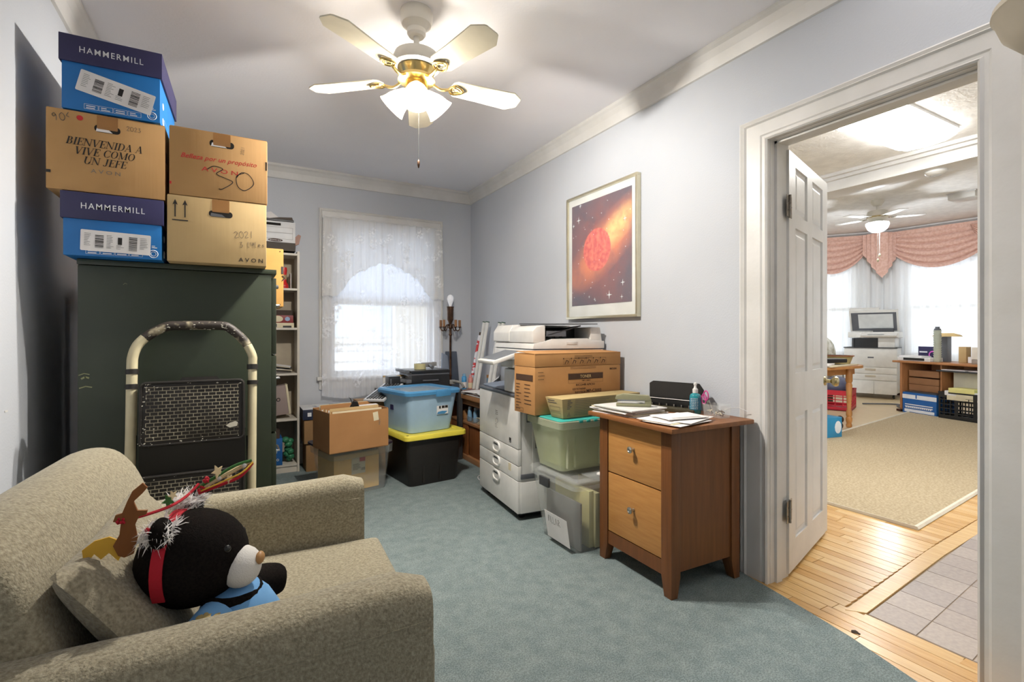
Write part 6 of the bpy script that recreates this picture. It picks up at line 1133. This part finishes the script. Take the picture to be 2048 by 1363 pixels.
def dbox(name, label, cat, x, y, z, w, d, h, mat, rz=0, bev=.003, group=None, kids=()):
    t = thing(name, label, cat, od(x, y, z), -110+rz, group); obj('body', box(B(), 0, 0, 0, w, d, h), mat, t, bev=bev)
    for nm, a, mt in kids: obj(nm, box(B(), *a), mt, t, bev=.001, seg=1)
    return t
for i, z in enumerate((.325, .42, .53)): dbox('brown_parcel', ('brown parcel box lowest on the desk side shelf', 'brown parcel box in the middle of the desk side shelf', 'brown parcel box uppermost on the desk side shelf')[i], 'box', .13, .06, z, .44, .3, .09, M('dull_brown_board', (150, 106, 70), .8))
dbox('computer_tower', 'beige flat computer case hanging under the desk', 'computer', .72, .12, .255, .70, .25, .375, M('beige_panel', (196, 190, 170), .6), kids=(('side_cover', (.7, 0, .0, .75, .25, .375), m_dgrey),))
tag(obj('tower_stand', box(B(), .80, .42, .0, 1.40, .50, .25), m_black, mx=dm), 'dark stand in the shadow carrying the beige case', 'stand')
for i in range(3): dbox('white_paper_pad', ('white paper on left part of the pull-out shelf', 'white paper on middle part of the pull-out shelf', 'white paper on right part of the pull-out shelf')[i], 'paper', .66+i*.35, -.01, .657, .31, .28, .012, m_paper)
t = dbox('blue_carton', 'blue carton with white print on the floor under the desk', 'box', .14, -.06, 0, .50, .3, .30, m_b2, kids=(('lid_band', (-.002, -.003, .21, .502, .0, .27), m_wink), ('print', (.03, -.003, .02, .47, 0, .06), m_wink), ('lid_print', (.2, -.005, .22, .22, -.003, .27), m_b2), ('top', (.02, .02, .30, .48, .28, .315), m_dgrey)))
bm = B(); lines(bm, .04, .12, .42, 2, .03, .014, TR(0, -.004, 0, rx=90), 2); [prism(bm, [(.05+k*.03, .075), (.07+k*.03, .075), (.065+k*.03, .10), (.055+k*.03, .10)], 0, .001, TR(0, -.004, 0, rx=90)) for k in range(13)]; obj('lettering', bm, m_wink, t)
def crate(name, label, loc, rz, w, d, h, mat, n=9):
    t = thing(name, label, 'crate', loc, rz); bm = B(); box(bm, 0, 0, 0, w, d, .015)
    for (x0, y0, x1, y1) in ((0, 0, w, .01), (0, d-.01, w, d), (0, 0, .01, d), (w-.01, 0, w, d)):
        box(bm, x0, y0, 0, x1, y1, .05); box(bm, x0, y0, h-.075, x1, y1, h); box(bm, x0-.004, y0-.004, h-.02, x1+.004, y1+.004, h)
    obj('body', bm, mat, t); bm = B()
    for k in range(n+1):
        x = w*k/n; wide = .022 if k in (0, 3, 6, n) else .005
        box(bm, max(0, x-wide), 0, .05, min(w, x+wide), .008, h-.075); box(bm, max(0, x-wide), d-.008, .05, min(w, x+wide), d, h-.075)
    for k in range(4): z = .05+(h-.125)*(k+.5)/4; box(bm, 0, 0, z-.006, w, .007, z+.006); box(bm, 0, 0, z-.006, .007, d, z+.006); box(bm, 0, d-.007, z-.006, w, d, z+.006)
    for k in range(6): y = d*k/5; box(bm, 0, max(0, y-.006), .05, .008, min(d, y+.006), h-.075)
    obj('lattice', bm, mat, t, kind='stuff'); return t
t = crate('storage_crate', 'black plastic lattice crate filled with papers beside the desk', od(.70, -.10, .012), -106, .66, .38, .36, m_black); obj('handle_label', box(B(), .22, -.006, .29, .42, -.002, .34), m_paper2, t, bev=.002)
for i, (x, z, c) in enumerate(((.03, .0, m_paper2), (.0, .03, m_paper), (.05, .05, M('pale_yellow_paper', (226, 216, 140), .8)))): dbox('paper_bundle', ('cream papers filling the black crate', 'white papers on top in the black crate', 'yellow papers topmost in the black crate')[i], 'papers', .78+x, -.10, .27+z*2, .5-.1*i, .3, .06, c, rz=6)
tag(obj('green_bag', (lambda b_: ell(b_, (0, 0, 0), (.16, .1, .07)))(B()), M('bright_green', (60, 150, 50), .6), sm=True), 'bright green bag bulging at the back of the black crate', 'bag', loc=od(1.2, .06, .37))
# on the desk
dbox('telephone_base', 'small white and dark device stack on the desk left end', 'device', -.03, .03, .757, .5, .22, .055, m_white, kids=(('slot', (.10, -.004, .01, .42, .0, .045), m_black), ('tray', (.0, .03, .055, .35, .2, .075), m_paper)))
t = dbox('tablet_display', 'small tablet display with magenta ring graphic on desk', 'tablet', .06, .30, .757, .32, .03, .21, m_navy, kids=(('screen_lines', (.02, -.003, .12, .14, 0, .14), m_wink),)); t.rotation_euler[0] = 0; bm = B(); ring2d(bm, .22, .09, .05, .008, TR(0, -.004, 0, rx=90)); obj('ring_graphic', bm, M('lit_magenta', (200, 90, 180), .5, emit=.3), t)
t = dbox('calculator', 'dark rounded gadget behind the tablet display', 'device', .30, .28, .757, .1, .12, .15, m_black, bev=.02)
t = thing('cup_stack', 'tall stack of plastic cups on the desk', 'cups', od(.50, .12, .757))
for k in range(14): obj('cup', lathe(B(), [(.038, 0), (.048, .026), (.050, .031)], 14, TR(0, 0, k*.032), cap=True), M('cup_green_white', (190, 196, 180), .5), t, 'printed plastic cup' if k == 0 else None)
obj('lid', lathe(B(), [(.04, .448), (.04, .47), (.026, .475), (.026, .50)], 14), m_grey, t)
t = thing('desk_shade_lamp', 'small lamp with tan disc shade and dark column on desk', 'lamp', od(.42, .38, .757)); obj('column', box(B(), -.13, -.05, 0, .0, .05, .38), m_grey, t, bev=.005); obj('shade', lathe(B(), [(.17, .36), (.155, .38), (.07, .41), (.02, .41)], 24), M('tan_disc', (206, 176, 120), .6), t, sm=40)
dbox('desk_printer', 'cream desktop printer at the right end of the desk', 'printer', .98, .08, .757, .8, .4, .06, M('grey_taupe', (150, 140, 130), .5), kids=(('upper_body', (.0, .0, .062, .8, .4, .22), M('cream_plastic', (222, 214, 200), .5)), ('paper_edge', (-.06, .02, .01, 0, .3, .09), m_paper)))
dbox('tape_stand', 'tan curved desk accessory beside the cup stack', 'desk accessory', .68, .25, .757, .10, .08, .22, m_card3); dbox('blue_cloth', 'blue cloth item on top of the desk clutter', 'cloth', .86, .36, .757, .2, .12, .27, M('dusty_blue2', (52, 92, 150), .7), bev=.02)
# round-leg table
tb = thing('dining_table', 'oval oak table with turned legs seen at the door edge', 'table', (6.30, 3.72, 0)); m_tb = wood('honey_oak', (190, 134, 74), (168, 112, 56), st=(4, 4, 4))
obj('table_top', loft(B(), [[(x, y, z) for x, y in rr(1.5, 1.05, .45, 10)] for z in (.735, .74, .76, .765)]), m_tb, tb, sm=40); obj('apron', box(B(), -.5, -.38, .65, .5, .38, .735), m_tb, tb)
for x, y in ((.33, -.40), (-.5, -.40), (.5, .4), (-.5, .4)): obj('leg', lathe(B(), [(.028, 0), (.034, .02), (.026, .05), (.034, .075), (.036, .11), (.026, .13), (.034, .15), (.034, .19), (.022, .22), (.032, .42), (.036, .52), (.028, .55), (.038, .57), (.038, .66), (.03, .735)], 14, TR(x, y, 0)), m_tb, tb, sm=40)
def onT(name, label, cat, x, y, z, w, d, h, mat, rz=0, bev=.003): return tag(obj(name, box(B(), -w/2, -d/2, 0, w/2, d/2, h), mat, bev=bev), label, cat, loc=(x, y, z), rz=rz)
onT('newspaper', 'cream newspapers spread on the oval table edge', 'papers', 6.35, 3.35, .767, .8, .25, .012, m_paper2, 8); onT('white_folder', 'white folder on the newspapers of the oval table', 'folder', 6.1, 3.35, .781, .4, .2, .02, m_paper, 20); onT('black_pouch', 'black pouch lying on the oval table', 'pouch', 6.35, 3.40, .803, .35, .18, .05, m_black, -15, .015); onT('red_cloth', 'dark red cloth behind the black pouch on the oval table', 'cloth', 6.1, 3.6, .767, .5, .25, .11, M('dark_red_cloth', (116, 40, 44), .9), -5, .02)
t = thing('basket', 'low woven tan basket on the oval table', 'basket', (6.72, 3.50, .767)); obj('body', lathe(B(), [(.13, 0), (.16, .09), (.165, .1), (.15, .1), (.12, .01)], 20), M('woven_tan', (176, 160, 110), .8, bump=.8, bs=120), t, sm=40); obj('rim', lathe(B(), [(.16, .1), (.18, .105), (.18, .115), (.15, .115)], 20, cap=False), m_oak, t)
t = crate('storage_crate', 'red plastic lattice crate behind the turned table leg', (8.20, 4.05, .0), 20, .62, .5, .30, M('red_crate', (190, 28, 44), .5)); t.location = (8.0, 3.98, 0)
tag(obj('dark_helmet', (lambda b_: ell(b_, (0, 0, 0), (.20, .16, .14)))(B()), M('slate_plastic', (86, 90, 112), .4), sm=True), 'slate grey rounded bag in the red crate', 'bag', loc=(8.15, 4.25, .36)); 
tag(obj('plastic_bag', (lambda b_: ell(b_, (0, 0, .0), (.22, .2, .22)))(B()), M('pale_plastic_bag', (214, 206, 184), .5, bump=.6, bs=18), sm=True), 'pale plastic bag on the floor beside the red crate', 'bag', loc=(6.05, 3.50, .25))
t = thing('blue_tin', 'small blue and white carton on the floor at door edge', 'box', (5.62, 3.06, .012), -10); obj('body', box(B(), 0, 0, 0, .26, .2, .22), M('cyan_print', (40, 132, 176), .5), t, bev=.003); obj('emblem', prism(B(), [(.05*cos(k*pi/6), .07*sin(k*pi/6)) for k in range(12)], 0, .001, TR(.20, -.0005, .11, rx=90)), m_wink, t)
t = thing('toy_figure', 'small brown toy on the floor beside the blue carton', 'toy', (6.35, 3.30, .0)); bm = B(); ell(bm, (0, 0, .05), (.06, .05, .05)); ell(bm, (.04, 0, .12), (.04, .04, .045)); obj('body', bm, m_bronze, t, sm=True)
tag(obj('armchair_cover', (lambda b_: ell(b_, (0, 0, 0), (.35, .3, .42), None, 16, 12, .7))(B()), M('floral_cloth', (150, 146, 124), .9, c2=(206, 204, 196), vs=12), sm=True), 'floral covered chair back behind the oval table', 'chair', loc=(8.35, 4.75, .72)); tag(obj('chair_base', box(B(), 8.1, 4.55, 0, 8.6, 4.95, .45), m_bronze), 'dark chair base under the floral cover', 'chair')
tag(obj('floor_cables', tube(B(), smooth_pts([(9.0, 4.3, .01), (9.3, 4.1, .01), (9.4, 3.95, .01), (9.2, 3.9, .01), (9.0, 3.75, .01)], 6), .012, 5), m_grey, sm=True), 'dark cables on the floor in front of the far printer', 'cable')
# tall dark screen glimpsed through the hinge gap
t = thing('dark_cabinet', 'tall dark cabinet glimpsed through the gap at the door hinges', 'cabinet', (4.3, 2.70, 0)); obj('body', box(B(), 0, 0, 0, .55, .3, 1.55), m_black, t, bev=.005); obj('shelf_edge', box(B(), -.003, -.004, .62, .55, 0, .64), m_white2, t)
light('far_fan_fill', 'POINT', (8.25, 3.745, Z2-.385), FAR_W, (.90, .95, 1), .05)  # added fill inside the unlit bowl to brighten the far room
